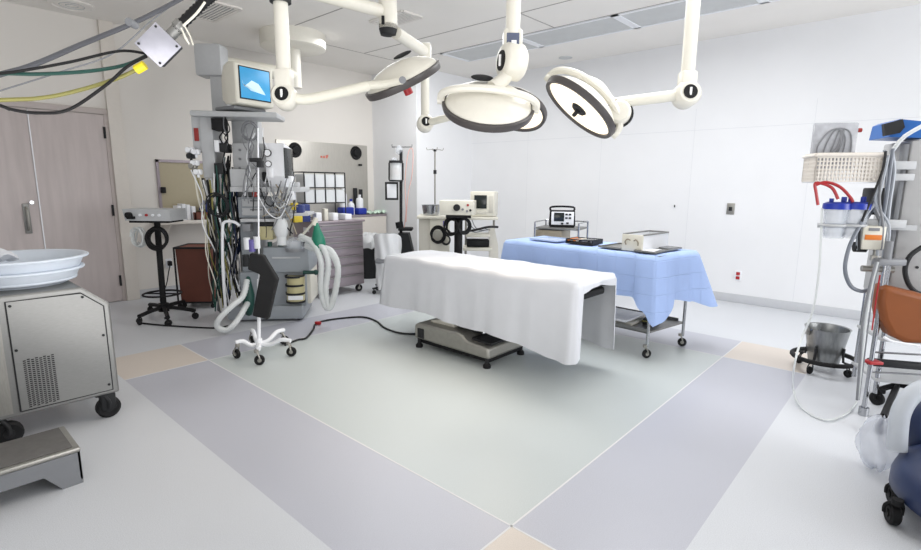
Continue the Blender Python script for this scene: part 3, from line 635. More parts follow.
# ================================================================== helpers for frames surveyed face-on
def FB(f, fr, x0, y0, x1, y1, a, b_, bev=0):
    ym, xm = (y0+y1)/2, (x0+x1)/2; X0 = fr.p(x0, ym, a).x; X1 = fr.p(x1, ym, a).x; Z0 = fr.p(xm, y1, a).z; Z1 = fr.p(xm, y0, a).z
    return f.b2((X0, a, max(Z0, .001)), (X1, b_, Z1), bev)
def fbx(name, m, root, fr, x0, y0, x1, y1, a, b_, bev=.006):
    f = M(); FB(f, fr, x0, y0, x1, y1, a, b_, bev); return f.obj(name, m, root)
def fcyl(f, fr, x0, y0, x1, y1, ly, r, r2=None, n=14): return f.cyl(fr.p(x0, y0, ly), fr.p(x1, y1, ly), r, r2, n)
def ftube(f, fr, pts, r, n=8, sm=6, rib=0):
    return f.tube([fr.p(p[0], p[1], p[2] if len(p) > 2 else 0) for p in pts], r, n, sm, rib=rib)

# ================================================================== LEFT BACK: stand, counter, hamper
g = on(2, .06, 164, 311); SF = Fr(g.x, g.y, YAW)
t = thing('electrosurgery_stand', 'black pole stand on a star base holding a flat grey unit with coiled cables', 'equipment stand', SF)
f = M(); f.cyl((0, 0, .06), SF.p(157, 222, 0), .028, n=14); ptop = SF.p(157, 222, 0); f.obj('pole', m_black, t)
f = M()
wh = []
for (px, py) in ((139, 318), (168, 319), (195, 312), (184, 303), (150, 306)):
    w_ = on(2, .07, px, py); l = SF.loc(w_); wh.append(l); f.tube([(0, 0, .10), (l.x*.5, l.y*.5, .10), (l.x, l.y, .085)], .02, 8, 3)
f.cyl((0, 0, .06), (0, 0, .14), .05, n=16); f.obj('star_base', m_black, t)
for l in wh: castor(t, l.x, l.y, .032, .08, .03, m_black, m_black, ang=random.uniform(0, 3))
f = M(); f.ring((0, 0, .24), .17, .01); f.tube([(0, 0, .24), (.17, 0, .24)], .008, 6, 0); f.tube([(0, 0, .24), (-.17, 0, .24)], .008, 6, 0); f.obj('foot_ring', m_black, t)
f = M(); f.b2((-.18, -.13, ptop.z), (.2, .14, ptop.z+.02), .004); f.obj('platform', m_black, t)
u = thing('electrosurgery_unit', 'flat pale grey console with black connector on the black pole stand', 'medical device', Fr(SF.o.x, SF.o.y, YAW, ptop.z+.021))
f = M(); f.prism([(-.2, 0), (-.22, .11), (.23, .11), (.23, 0)], -.15, .14, 'y'); f.obj('housing', m_grey, u)
f = M(); f.cyl((-.15, -.15, .055), (-.15, -.19, .055), .028, n=14); f.box((-.13, -.17, .03), (.06, .04, .025)); f.obj('connector', m_black, u)
for k in range(4): f = M(); f.cyl((-.05+k*.06, -.15, .055), (-.05+k*.06, -.165, .055), .012, n=10); f.obj('knob', m_red if k == 1 else m_wglass, u)
f = M(); coil(f, (-.1, -.12, ptop.z-.14), .075, .008, 6, (.3, 1, 0)); f.obj('coiled_cable', m_hose, t)
f = M(); coil(f, (.07, -.12, ptop.z-.15), .085, .009, 7, (-.2, 1, 0)); f.obj('coiled_cable', m_black, t)
# wall recess behind
BK = Fr(XL, 2.5, PI/2)
t = thing('pass_through_window', 'taupe recessed pass-through window above the left counter', 'wall recess', BK)
f = M(); q0 = BK.p(158, 162, 0); q1 = BK.p(214, 218, 0); f.b2((q0.x, -.004, .9), (q1.x+.2, 0, q0.z), 0); f.obj('back_panel', mat('taupe_panel', S(176, 166, 140), .5), t)
f = M(); f.b2((q0.x-.03, -.02, .9), (q0.x, 0, q0.z+.03)); f.b2((q0.x-.03, -.02, q0.z), (q1.x+.22, 0, q0.z+.03)); f.obj('frame', m_mauve, t)
f = M(); r = BK.p(163, 190, -.02); f.box((r.x, -.03, r.z), (.05, .04, .07), bev=.006); f.obj('latch', m_black, t)
t = thing('wall_counter', 'narrow white counter fixed to the wall behind the black pole stand', 'counter', Fr(XL, 2.5, PI/2, 0))
f = M(); f.b2((-.42, -.3, .86), (.42, 0, .9), .004); f.obj('worktop', m_trim, t)
for x in (-.3, .3): f = M(); f.prism([(-.26, .86), (0, .86), (0, .66)], x-.01, x+.01, 'x'); f.obj('bracket', m_trim, t)
t = thing('storage_tray', 'rust red plastic tray on the wall counter', 'tray', Fr(XL+.17, 2.66, PI/2, .9)); f = M()
for (p, q) in (((-.2, -.12, 0), (.2, .12, .01)), ((-.2, -.12, 0), (.2, -.11, .09)), ((-.2, .11, 0), (.2, .12, .09)), ((-.2, -.12, 0), (-.19, .12, .09)), ((.19, -.12, 0), (.2, .12, .09))): f.b2(p, q)
f.obj('tray_body', m_brown, t)
f = M(); f.sph((0, 0, 0), .12, (1.0, .75, .9), 14); bm_ = f.bm
for v in bm_.verts: v.co += V((random.uniform(-1, 1), random.uniform(-1, 1), random.uniform(-1, 1)))*.008
o = f.obj('supply_bag', m_bagblue, None); o.location = (XL+.17, 2.66, 1.02); tag(o, 'dark blue plastic bag standing in the rust red tray', 'bag')
for i, (dy, h_) in enumerate(((2.31, .17), (2.36, .19), (2.41, .18), (2.47, .16))):
    o = M().box((0, 0, h_/2), (.14, .042, h_), bev=.003).obj('supply_box', m_wglass, None); o.location = (XL+.16, dy, .9)
    tag(o, ['narrow white carton on the wall counter, nearest the doors', 'tallest narrow white carton on the wall counter', 'third narrow white carton from the doors on the counter', 'narrow white carton touching the rust red tray'][i], 'box', 'white cartons on the wall counter')
g = on(2, 0, 194, 308); HF = Fr(g.x, g.y, YAW+.1)
t = thing('linen_hamper', 'rust brown rectangular hamper behind the black pole stand', 'hamper', HF)
p0, p1 = HF.p(175, 248), HF.p(213, 306); f = M(); f.prism([(p0.x+.02, .07), (p1.x-.02, .07), (p1.x, p0.z), (p0.x, p0.z)], 0, .34, 'y'); f.obj('bag', m_brown, t)
f = M(); f.tube([(p0.x-.01, -.01, p0.z), (p1.x+.01, -.01, p0.z), (p1.x+.01, .35, p0.z), (p0.x-.01, .35, p0.z), (p0.x-.01, -.01, p0.z)], .011, 8, 0)
for x in (p0.x-.01, p1.x+.01):
    for y in (-.01, .35): f.cyl((x, y, .06), (x, y, p0.z), .01, n=8)
f.b2((p0.x, 0, .05), (p1.x, .34, .07)); f.obj('frame', m_dark, t)
for x in (p0.x, p1.x):
    for y in (0, .34): castor(t, x, y, .024, .055, .02, m_dark, m_black)
t = thing('wall_plug', 'black plug in a wall outlet between the pole stand and hamper', 'plug', Fr(XL, 2.22, PI/2, .38)); f = M(); f.box((0, -.004, 0), (.07, .008, .11), bev=.002); f.obj('plate', m_wglass, t); f = M(); f.box((0, -.035, 0), (.04, .055, .06), bev=.008); f.obj('plug_body', m_black, t)
hang('wall_cable', 'black power cord drooping from the wall plug by the hamper', 'cord', [(XL+.05, 2.22, .37), (XL+.1, 2.18, .3), (XL+.16, 2.12, .15), (XL+.3, 2.0, .02), (XL+.5, 1.95, .008)], .006, m_black)
hang('floor_cable', 'black cable lying on the floor from pole stand to the anesthesia machine', 'cable', [on(2, .008, *p) for p in ((141, 323), (160, 325), (190, 327), (215, 328), (228, 326))], .008, m_black)

# ================================================================== BACK: steel panel, chest, counter
PF = Fr(XL, 4.44, PI/2)
t = thing('steel_wall_panel', 'tall brushed steel wall panel with two round black vents and faint red marks', 'wall panel', PF)
q0 = PF.p(276, 139, -.02); q1 = PF.p(367, 146, -.02)
f = M(); f.b2((q0.x, -.02, .3), (q1.x, 0, q0.z), .003); f.obj('plate', mat('panel_steel', S(190, 187, 180), .4, .55, noise=.04, nscale=10, stretch=(6, 1, 1)), t)
for (px, py) in ((295, 150), (356, 153)):
    c = PF.p(px, py, -.02); f = M(); f.lathe([(0, .03), (.05, .03), (.06, .012), (.075, .012), (.095, .02), (.105, 0)], (c.x, -.02, c.z), (0, -1, 0), 32); sp = f.obj('round_vent', m_black, t, ang=60)
    f = M(); f.ring((c.x, -.045, c.z), .035, .004, (0, 1, 0)); f.obj('vent_ring', m_mid, sp)
c = PF.p(325, 157, -.022); f = M()
for (dx, dz, sx, sz) in ((-.06, .0, .03, .03), (-.015, .0, .03, .035), (.03, .005, .03, .045), (.05, .02, .012, .03)): f.box((c.x+dx, -.022, c.z+dz), (sx, .004, sz))
f.obj('red_marking', mat('pale_red', S(206, 120, 104), .6), t)
c = PF.p(360, 165, -.022); f = M(); f.box((c.x, -.03, c.z), (.06, .02, .03), bev=.004); f.obj('latch', m_black, t)
c0, c1 = PF.p(353, 188, -.02), PF.p(362, 212, -.02); f = M(); f.b2((c0.x, -.05, c1.z), (c0.x+.06, -.02, c0.z), .004); f.b2((c1.x-.05, -.05, c1.z), (c1.x, -.02, c0.z-.02), .004); f.obj('slot', m_dark, t)
t = thing('wall_shelf', 'small wall shelf at the right end of the steel panel', 'shelf', Fr(XL, 5.2, PI/2)); f = M(); f.b2((-.6, -.34, .84), (.14, 0, .87), .003); f.obj('board', m_mauve, t)
f = M(); f.b2((-.6, -.335, .55), (.13, -.325, .84)); f.obj('front_panel', m_trim, t)
for i, (y, sx, h_, m_, lb) in enumerate(((4.66, .2, .12, m_bluelid, 'deep blue plastic tub on the wall shelf, left'), (4.92, .16, .1, m_bluelid, 'deep blue plastic tub on the wall shelf, right'))):
    o = M().box((0, 0, h_/2), (.16, sx, h_), bev=.02).obj('blue_tub', m_, None); o.location = (XL+.2, y, .871); tag(o, lb, 'tub')
def bottle(x, y, z, r, h, m_, mc, label, group=None):
    t = thing('bottle', label, 'bottle', Fr(x, y, 0, z), group); f = M(); f.lathe([(0, 0), (r, 0), (r, h*.6), (r*.85, h*.72), (r*.35, h*.8), (r*.35, h*.9)], n=20); f.obj('bottle_body', m_, t, ang=60)
    f = M(); f.lathe([(0, h), (r*.42, h), (r*.45, h*.86), (0, h*.86)], n=16); f.obj('cap', mc, t); return t
bottle(XL+.2, 4.62, .993, .055, .28, m_wglass, m_wglass, 'white bottle standing on the left blue tub')
bottle(XL+.34-.2+.06, 4.76, .871, .05, .24, m_wglass, m_bluelid, 'white bottle with blue cap between the blue tubs')
bottle(XL+.2, 4.92, .973, .055, .2, m_wglass, m_wglass, 'short white bottle standing on the right blue tub')
f = M(); f.grid(lambda u, v: ((v-.5)*.2, (u-.5)*.42, .02+.018*math.sin(u*17)*math.sin(v*9+1)+.015*math.sin(u*31)), 24, 12); o = f.obj('packet_pile', mat('green_white', S(200, 224, 206), .5, noise=.35, nscale=14), None, solid=.008); o.location = (XL+.2, 5.2, .875); tag(o, 'crumpled green and white packets at the right end of the wall shelf', 'packet')

CH = Fr(-5.2, 3.64, PI/2)     # local x = world y, local y = toward the back wall
t = thing('drawer_chest', 'mauve grey steel tool chest with many shallow drawers on castors', 'drawer chest', CH)
f = M(); f.b2((-.32, 0, .1), (.32, .55, .88), .008); f.obj('cabinet', m_mauve, t)
f = M(); f.b2((-.34, -.02, .88), (.34, .57, .905), .006); f.obj('chest_top', m_mauve, t)
zs = [.87, .80, .73, .66, .59, .48, .37, .24, .11]
for z1, z0 in zip(zs, zs[1:]):
    f = M(); f.b2((-.3, -.014, z0+.006), (.3, 0, z1-.006), .003); d = f.obj('drawer', m_mauve, t)
    f = M(); f.b2((-.29, -.03, z1-.022), (.29, -.012, z1-.01), .003); f.obj('handle', m_steel, d)
for x in (-.27, .27):
    for y in (.05, .5): castor(t, x, y, .045, .11, .03, m_steelm, m_black, ang=random.uniform(0, 3))
f = M(); f.box((-.322, .25, .8), (.004, .12, .05)); f.obj('label_plate', m_wglass, t)
# bin rack on top
t = thing('bin_rack', 'dark wire rack holding rows of clear white supply bins on the chest', 'rack', Fr(-5.2, 3.64, PI/2, .906))
f = M(); r0 = CH.p(299, 172, .3); r1 = CH.p(341, 210, .3); xa, xb, zt = r0.x, r1.x, r0.z-.906
for x in (xa, xb):
    for y in (.2, .42): f.cyl((x, y, 0), (x, y, zt), .007, n=8)
for z in (.02, zt*.36, zt*.68, zt):
    f.tube([(xa, .2, z), (xb, .2, z), (xb, .42, z), (xa, .42, z), (xa, .2, z)], .006, 6, 0)
for k in range(1, 4):
    x = xa+(xb-xa)*k/4; f.cyl((x, .2, zt*.36), (x, .2, zt), .004, n=6)
f.obj('wire_frame', m_dark, t)
bw = (xb-xa)/4
proto = None
for rI, zz in enumerate((zt*.36+.008, zt*.68+.008)):
    for k in range(4):
        x = xa+bw*(k+.5)
        lb = ['%s clear bin of the %s row on the wire rack' % (['leftmost', 'second', 'third', 'rightmost'][k], ['lower', 'upper'][rI])][0]
        w = CH.o+V((-.3, x, .906+zz))
        if proto is None:
            tb = thing('supply_bin', lb, 'bin', Fr(w.x, w.y, PI/2, w.z), 'clear bins on the wire rack'); hh = zt*.3-.02; ww = bw*.42
            f = M()
            for (p, q) in (((-ww, -.1, 0), (ww, .1, .004)), ((-ww, -.1, 0), (ww, -.096, hh)), ((-ww, .096, 0), (ww, .1, hh)), ((-ww, -.1, 0), (-ww+.004, .1, hh)), ((ww-.004, -.1, 0), (ww, .1, hh))): f.b2(p, q)
            f.obj('bin_body', m_milky, tb); f = M(); f.b2((-ww+.01, -.09, .006), (ww-.01, .09, hh*.8), .01); f.obj('contents', m_wglass, tb); proto = tb
        else:
            c_ = proto.copy(); COL.objects.link(c_); c_.location = w; c_.matrix_basis = Matrix.Translation(w) @ Matrix.Rotation(PI/2, 4, 'Z'); c_['label'] = lb
            for ch in proto.children:
                q = ch.copy(); COL.objects.link(q); q.parent = c_
# clutter on chest top
def onchest(px, ly): return CH.p(px, 215, ly).x
items = [('supply_bag', 304, .12, (.1, .12, .2), m_bagblue, 'blue plastic bag leaning at the left of the wire rack'), ('yellow_pack', 285+12, .1, (.14, .08, .09), mat('pack_yellow', S(214, 190, 60), .5), 'yellow packet on the drawer chest'),
         ('carton', 317, .1, (.07, .1, .1), m_wglass, 'small white carton in front of the wire rack, left'), ('carton', 325, .12, (.05, .08, .14), m_cream, 'tall cream carton in front of the wire rack'), ('carton', 333, .1, (.08, .1, .09), m_wglass, 'small white carton in front of the wire rack, right'),
         ('glove_box', 344, .15, (.1, .18, .07), m_wglass, 'low white glove box on the right of the drawer chest')]
for (nm, px, ly, sz, m_, lb) in items:
    o = M().box((0, 0, sz[2]/2), sz, bev=.008).obj(nm, m_, None); x = onchest(px, ly); o.location = CH.o+V((-ly, x, .906)); o.rotation_euler = (0, 0, PI/2+random.uniform(-.2, .2)); tag(o, lb, 'box' if 'bag' not in nm else 'bag')
# waste bin right of chest
WB = Fr(-5.95, 4.62, 0)
t = thing('waste_bin', 'dark grey waste bin with a clear liner between chest and plastic-covered stool', 'waste bin', WB); f = M(); f.lathe([(0, 0), (.15, 0), (.2, .5), (.21, .51), (.19, .51), (.15, .03)], n=28); f.obj('bin_body', m_dark, t)
f = M(); f.lathe([(.215, .44), (.22, .53), (.17, .60), (.1, .64), (.0, .62)], n=28)
for v in f.bm.verts: v.co += V((random.uniform(-1, 1), random.uniform(-1, 1), random.uniform(-1, 1)))*.012
f.obj('liner', m_milky, t)
# plastic covered stool
DS = Fr(-4.95, 4.1, YAW)
t = thing('covered_chair', 'rounded chair under a translucent white plastic cover beside the operating table', 'chair', DS)
q0, q1 = DS.p(374, 232), DS.p(402, 286)
f = M(); cx, cz, ww, hh = (q0.x+q1.x)/2, q0.z, (q1.x-q0.x)/2, q0.z
f.grid(lambda u, v: (cx+ww*math.cos(PI*u)*(1-.12*v)*(1+.03*math.sin(v*15+u*9)), -.2*math.sin(PI*u)*(1-.2*v)-.0+.01*math.sin(u*25+v*5), .06+(hh-.06)*(1-v)-(.10*(1-math.sin(PI*u))**2)*(1-v)), 30, 16)
f.obj('plastic_cover', mat('cover_film', S(236, 238, 240), .4, alpha=.93), t, ang=180)
f = M(); f.box((cx, .06, cz-.2), (ww*1.5, .05, .36), bev=.02); f.obj('backrest', m_mid, t)
f = M(); f.box((cx, -.02, .42), (ww*1.6, .34, .06), bev=.02); f.obj('seat', m_mid, t)
f = M(); f.cyl((cx, 0, .1), (cx, 0, .4), .025); 
for k in range(5): a = 2*PI*k/5; f.tube([(cx, 0, .1), (cx+.2*math.cos(a), .2*math.sin(a), .07)], .014, 6, 0)
f.obj('chair_base', m_dark, t)
for k in range(5): a = 2*PI*k/5; castor(t, cx+.2*math.cos(a), .2*math.sin(a), .025, .07, .02, m_dark, m_black)

# ================================================================== CORNER TROLLEYS
g = at(450, 235, 6.7); KF = Fr(g.x, g.y, YAW)
t = thing('infusion_stand', 'pole stand with brown-tinged canister, clipboard, pink tubing and dark tapered pedestal', 'infusion stand', Fr(g.x, g.y, YAW)); lyA = .12
f = M(); fcyl(f, KF, 401, 300, 401, 150, lyA, .02); a_ = KF.p(392, 147, lyA); b_ = KF.p(412, 147, lyA); f.tube([a_+V((0, 0, .03)), a_, b_, b_+V((0, 0, .03))], .006, 6, 0); f.obj('pole', m_dark, t)
f = M(); q = KF.p(404, 250, lyA); q1 = KF.p(404, 233, lyA); f.prism([(q.x-.12, 0.07), (q.x+.14, 0.07), (q.x+.12, q.z), (q.x+.07, q1.z), (q.x-.07, q1.z), (q.x-.11, q.z)], lyA-.1, lyA+.12, 'y'); f.obj('pedestal', m_dark, t)
f = M(); FB(f, KF, 398, 228, 412, 231, lyA-.1, lyA+.1, .01); f.cyl(KF.p(400, 228, lyA), KF.p(399, 222, lyA), .05, n=14); f.obj('flange', m_black, t)
for x in (-.1, .1):
    for y in (-.1, .1): castor(t, q.x+x, lyA+y, .03, .08, .025, m_dark, m_black)
f = M(); c0, c1 = KF.p(396, 180, lyA-.08), KF.p(396, 163, lyA-.08); f.cyl(c0, c1, .075, n=24); f.obj('canister', m_milky, t)
f = M(); f.cyl(c0+V((0, 0, .05)), c0+V((0, 0, .14)), .06, n=20); f.obj('contents', mat('amber_fluid', S(180, 130, 90), .5), t)
f = M(); f.cyl(c1, c1+V((0, 0, .03)), .09, n=24); f.cyl(c0-V((0, 0, .02)), c0, .09, n=24)
for s_ in (-1, 1): f.cyl(c0+V((s_*.088, 0, 0)), c1+V((s_*.088, 0, 0)), .01, n=8)
f.obj('canister_frame', m_dark, t)
f = M(); FB(f, KF, 385, 182, 398, 200, lyA-.1, lyA-.07, .004); f.obj('clipboard', m_dark, t); fbx('paper', m_wglass, t, KF, 387, 184, 396.5, 198, lyA-.106, lyA-.1, .001)
f = M(); ftube(f, KF, [(404, 230, lyA), (406, 210, lyA), (405, 185, lyA), (407, 160, lyA), (410, 149, lyA), (413, 152, lyA), (412, 175, lyA), (408, 195, lyA), (406, 222, lyA)], .006); f.obj('pink_tube', mat('pink_tube', S(226, 184, 178), .4), t)
for (px, py) in ((399, 150), (394, 162)): f = M(); f.sph(KF.p(px, py, lyA), .05, (1, .6, 1.2)); f.obj('fluid_bag', m_clear, t)
# beige cabinet with basin
t = thing('beige_cabinet', 'beige medical cabinet with coiled black cables hanging on its front', 'cabinet', KF)
fbx('cabinet_body', m_beige, t, KF, 419, 219, 430, 285, -.02, .4); fbx('front_panel', m_cream, t, KF, 430, 219, 449, 285, -.04, .4)
f = M(); FB(f, KF, 417, 216, 449, 219, -.06, .42, .006); f.obj('cabinet_top', m_cream, t)
f = M(); coil(f, KF.p(438, 235, -.09), .085, .009, 7, (0, 1, 0)); f.obj('coiled_cable', m_black, t)
f = M(); coil(f, KF.p(446, 240, -.08), .05, .006, 5, (0, 1, 0)); f.obj('coiled_cable', m_dark, t)
fbx('label', m_violet, t, KF, 443, 221, 447, 226, -.045, -.04, .001)
c = KF.p(431, 216.5, .1); w = KF.o+V((c.x*KF.c-c.y*KF.s, c.x*KF.s+c.y*KF.c, 0))
t = thing('steel_basin', 'shiny steel basin standing on the beige medical cabinet', 'basin', Fr(w.x, w.y, YAW, KF.p(431, 216, -.06).z+.012)); f = M(); R = .12; f.lathe([(0, 0), (R*.85, 0), (R, .12), (R+.012, .125), (R-.005, .12), (R*.82, .008), (0, .008)], n=32); f.obj('bowl', m_chrome, t, ang=50)
fp = KF.p(435, 205, .25)
t = thing('drip_stand', 'slim steel drip stand with four hooks behind the beige cabinet', 'drip stand', KF)
top = KF.p(435, 150, .62); f = M(); f.cyl((top.x, .62, .06), (top.x, .62, top.z), .011, n=12); f.obj('pole', m_steelm, t)
f = M(); f.cyl((top.x, .62, KF.p(435, 174, .62).z), (top.x, .62, KF.p(435, 170, .62).z), .022, n=12); f.cyl((top.x, .62, top.z-.02), (top.x, .62, top.z+.01), .02, n=12); f.obj('collar', m_dark, t)
for k in range(4): a = PI/2*k+.3; c_, s_ = math.cos(a), math.sin(a); f = M(); f.tube([(top.x, .62, top.z), (top.x+c_*.06, .62+s_*.06, top.z+.005), (top.x+c_*.11, .62+s_*.11, top.z+.0), (top.x+c_*.12, .62+s_*.12, top.z+.03)], .005, 6, 3); f.obj('hook', m_steelm, t)
f = M()
for k in range(4): a = PI/2*k; f.tube([(top.x, .62, .08), (top.x+.22*math.cos(a), .62+.22*math.sin(a), .05)], .011, 6, 0)
f.obj('star_base', m_steelm, t)
for k in range(4): a = PI/2*k; castor(t, top.x+.22*math.cos(a), .62+.22*math.sin(a), .022, .055, .018, m_steelm, m_black)
# pole stand with console
t = thing('console_stand', 'black pole stand with cream console and hanging black cables, in the corner', 'equipment stand', KF)
q = KF.p(458.5, 216, -.42); f = M(); f.cyl((q.x, -.42, .1), (q.x, -.42, q.z), .05, n=16); f.obj('pole', m_black, t)
f = M(); f.box((q.x, -.42, q.z), (.3, .3, .03), bev=.006); f.obj('platform', m_black, t)
f = M(); f.box((q.x, -.42, .08), (.3, .3, .06), bev=.02); f.obj('star_base', m_black, t)
for x in (-.12, .12):
    for y in (-.12, .12): castor(t, q.x+x, -.42+y, .025, .055, .02, m_dark, m_black)
f = M(); coil(f, KF.p(452.5, 226, -.46), .085, .011, 6, (.5, 1, 0)); f.obj('coiled_cable', m_black, t)
f = M(); coil(f, KF.p(464, 226, -.46), .075, .009, 5, (-.3, 1, 0)); f.obj('coiled_cable', m_dark, t)
w = KF.o+V((q.x*KF.c+.42*KF.s, q.x*KF.s-.42*KF.c, 0)); z_ = q.z+.018
t = thing('surgical_console', 'cream box console with large dial on the black corner stand', 'medical device', Fr(w.x, w.y, YAW-.12, z_)); f = M(); f.b2((-.21, -.16, 0), (.2, .16, .17), .01); f.obj('housing', m_cream, t)
f = M(); f.cyl((.0, -.16, .09), (0, -.185, .09), .04, n=20); f.obj('dial', m_dark, t)
for (x, z, m_) in ((.07, .07, m_mid), (.13, .12, m_red), (.16, .06, m_dark), (.12, .05, m_mid)): f = M(); f.cyl((x, -.16, z), (x, -.172, z), .014, n=10); f.obj('button', m_, t)
# monitor trolley
MFr = KF
t = thing('monitor_trolley', 'cream trolley with curved side post and black lower unit next to the white wall', 'trolley', KF)
ly = -.1
f = M(); FB(f, KF, 464, 217, 498, 220, ly-.1, ly+.25, .006); f.obj('shelf', m_cream, t)
q = [KF.p(*p, ly) for p in ((489, 229), (494, 226), (498, 245), (499, 285), (490, 285))]; f = M(); f.prism([(a.x, max(a.z, .06)) for a in q], ly-.02, ly+.2, 'y'); f.obj('side_post', m_white, t)
f = M(); FB(f, KF, 463, 248, 492, 251, ly-.12, ly+.25, .006); f.obj('lower_shelf', m_cream, t)
f = M(); FB(f, KF, 466, 234.5, 490, 237.5, ly-.1, ly+.2, .006); f.obj('middle_shelf', m_cream, t); fbx('base_shelf', m_cream, t, KF, 466, 275, 496, 279, ly-.1, ly+.25)
f = M(); a1, a2 = KF.p(466, 218, ly+.2), KF.p(466, 280, ly+.2); f.cyl((a1.x, ly+.2, .06), (a1.x, ly+.2, a1.z), .015); a1 = KF.p(494, 218, ly+.2); f.cyl((a1.x, ly+.2, .06), (a1.x, ly+.2, a1.z), .015); f.obj('rear_post', m_steelm, t)
for px in (467, 495):
    for y in (ly-.06, ly+.2): castor(t, KF.p(px, 275, y).x, y, .03, .08, .025, m_dark, m_black)
f = M(); ftube(f, KF, [(462, 232, ly-.1), (475, 230, ly-.14), (488, 227, ly-.16), (498, 227, ly-.1)], .014); f.obj('handle_arm', m_dark, t)
for j in range(3): f = M(); ftube(f, KF, [(466+j*3, 220, ly-.1), (468+j*4, 226+j, ly-.14), (474+j*4, 232-j*2, ly-.12), (486+j*2, 230, ly-.1)], .006); f.obj('cable', m_mid, t)
a = KF.p(478, 248, ly-.11); w = KF.o+V((a.x*KF.c-(ly+.04)*KF.s, a.x*KF.s+(ly+.04)*KF.c, 0)); o = M().box((0, 0, .045), (.28, .24, .085), bev=.006).obj('power_unit', m_black, None); o.location = (w.x, w.y, KF.p(478, 248, ly-.12).z+.004); o.rotation_euler = (0, 0, YAW); tag(o, 'flat black unit on the lower shelf of the cream trolley', 'medical device')
a = KF.p(484, 217, ly); w = KF.o+V((a.x*KF.c-(ly+.05)*KF.s, a.x*KF.s+(ly+.05)*KF.c, 0))
t = thing('patient_monitor', 'small cream CRT monitor with dark screen on the corner trolley', 'monitor', Fr(w.x, w.y, YAW-.25, KF.p(484, 217, ly-.1).z+.004))
f = M(); f.b2((-.155, -.12, 0), (.155, .14, .31), .015); f.obj('casing', m_cream, t)
f = M(); f.b2((-.10, -.128, .10), (.06, -.118, .265), .004); f.obj('screen', m_dkscreen, t)
f = M(); f.b2((.09, -.125, .05), (.14, -.118, .26), .002); f.b2((-.1, -.125, .03), (.06, -.118, .07), .002); f.obj('button_strip', m_beige, t)
# defibrillator cart near the white wall
g = at(558, 240, 6.1); DF = Fr(g.x, g.y, .25)
t = thing('steel_utility_cart', 'small steel cart against the white wall behind the draped table', 'cart', DF)
a0, a1 = DF.p(535, 225, -.2), DF.p(579, 225, -.2); zt = DF.p(556, 228, -.2).z
f = M(); f.b2((a0.x, -.2, zt-.02), (a1.x, .2, zt), .003); f.b2((a0.x, -.2, .25), (a1.x, .2, .265), .003); f.obj('shelves', m_steel, t)
f = M(); f.b2((a0.x+.01, -.19, zt-.17), (a1.x-.2, .18, zt-.03), .004); f.obj('drawer', m_taupe, t)
for x in (a0.x, a1.x):
    for y in (-.2, .2): f = M(); f.cyl((x, y, .07), (x, y, zt+.06), .011, n=10); f.obj('leg', m_chrome, t); castor(t, x, y, .028, .075, .02, m_steelm, m_black)
f = M(); f.tube([(a0.x, -.2, zt+.06), (a0.x, .2, zt+.06), (a1.x, .2, zt+.06), (a1.x, -.2, zt+.06)], .007, 6, 0); f.obj('rail', m_chrome, t)
c = DF.p(559, 228, -.1); w = DF.o+V((c.x*DF.c, c.x*DF.s, 0))
t = thing('defibrillator', 'grey and black defibrillator with carry handle on the small steel cart', 'defibrillator', Fr(w.x, w.y, YAW-.15, zt+.001))
f = M(); f.prism([(-.15, .02), (-.13, 0), (.13, 0), (.15, .02), (.14, .19), (-.14, .19)], -.1, .1, 'y'); f.obj('housing', m_black, t)
f = M(); f.b2((-.125, -.112, .03), (.13, -.1, .18), .012); f.obj('front_panel', m_wglass, t)
f = M(); f.b2((-.095, -.118, .07), (.02, -.11, .17), .004); f.obj('screen', m_dkscreen, t)
for (x, z) in ((.045, .15), (.045, .11), (.085, .15), (.085, .11), (.0, .045), (.06, .05)): f = M(); f.box((x, -.116, z), (.028, .01, .02), bev=.003); f.obj('button', m_dark, t)
f = M(); f.tube([(-.13, 0, .18), (-.12, 0, .23), (.12, 0, .23), (.13, 0, .18)], .012, 8, 4); f.obj('handle', m_black, t)

# ================================================================== ANESTHESIA MACHINE
g = on(2, 0, 265, 322); MF = Fr(g.x, g.y, math.radians(49))
t = thing('anesthesia_machine', 'tall grey anesthesia machine with bellows, shelves and tangled hoses', 'anesthesia machine', MF); AM = t
fbx('base', m_bluegrey, t, MF, 227, 306, 303, 320, 0, .55, .02)
fbx('cabinet', m_bluegrey, t, MF, 240, 272, 306, 307, .05, .52, .015)
fbx('side_panel', m_cream, t, MF, 303, 262, 311, 304, .12, .56, .02)
f = M(); FB(f, MF, 263, 247, 309, 273, -.03, .5, .02); f.obj('upper_module', m_bluegrey, t)
f = M(); FB(f, MF, 272, 257, 300, 258.5, -.036, -.03); f.obj('module_groove', m_grey, t)
f = M(); c0, c1 = MF.p(296, 301, .0), MF.p(296, 276, .0); f.cyl(c0, c1, .085, n=28); cn = f.obj('absorber_canister', m_amber, t)
f = M()
for k in (0, .33, .66, 1): z = c0.z+(c1.z-c0.z)*k; f.lathe([(.085, -.01), (.092, -.01), (.092, .01), (.085, .01)], (c0.x, 0, z), n=28)
f.obj('canister_band', m_dark, cn)
fbx('label', m_wglass, cn, MF, 288, 296, 303, 300, -.094, -.085, .001)
f = M(); q = MF.p(312, 272, -.02); f.cyl(q+V((-.08, -.02, 0)), q+V((.05, -.02, 0)), .018, n=12); f.sph(q+V((.04, -.02, 0)), .026); f.obj('green_valve', m_dgreen, t)
for px in (236, 300):
    for y in (.06, .5): castor(t, MF.p(px, 318, y if y < .1 else .06).x, y, .045, .09, .03, m_steelm, m_black, ang=random.uniform(0, 3))
fbx('rear_column', m_grey, t, MF, 236, 120, 262, 275, .34, .5, .01)
fbx('left_cabinet', m_bluegrey, t, MF, 241, 222, 254, 272, .1, .5, .008)
fbx('worktop', m_grey, t, MF, 240, 219, 282, 222, -.05, .5, .004)
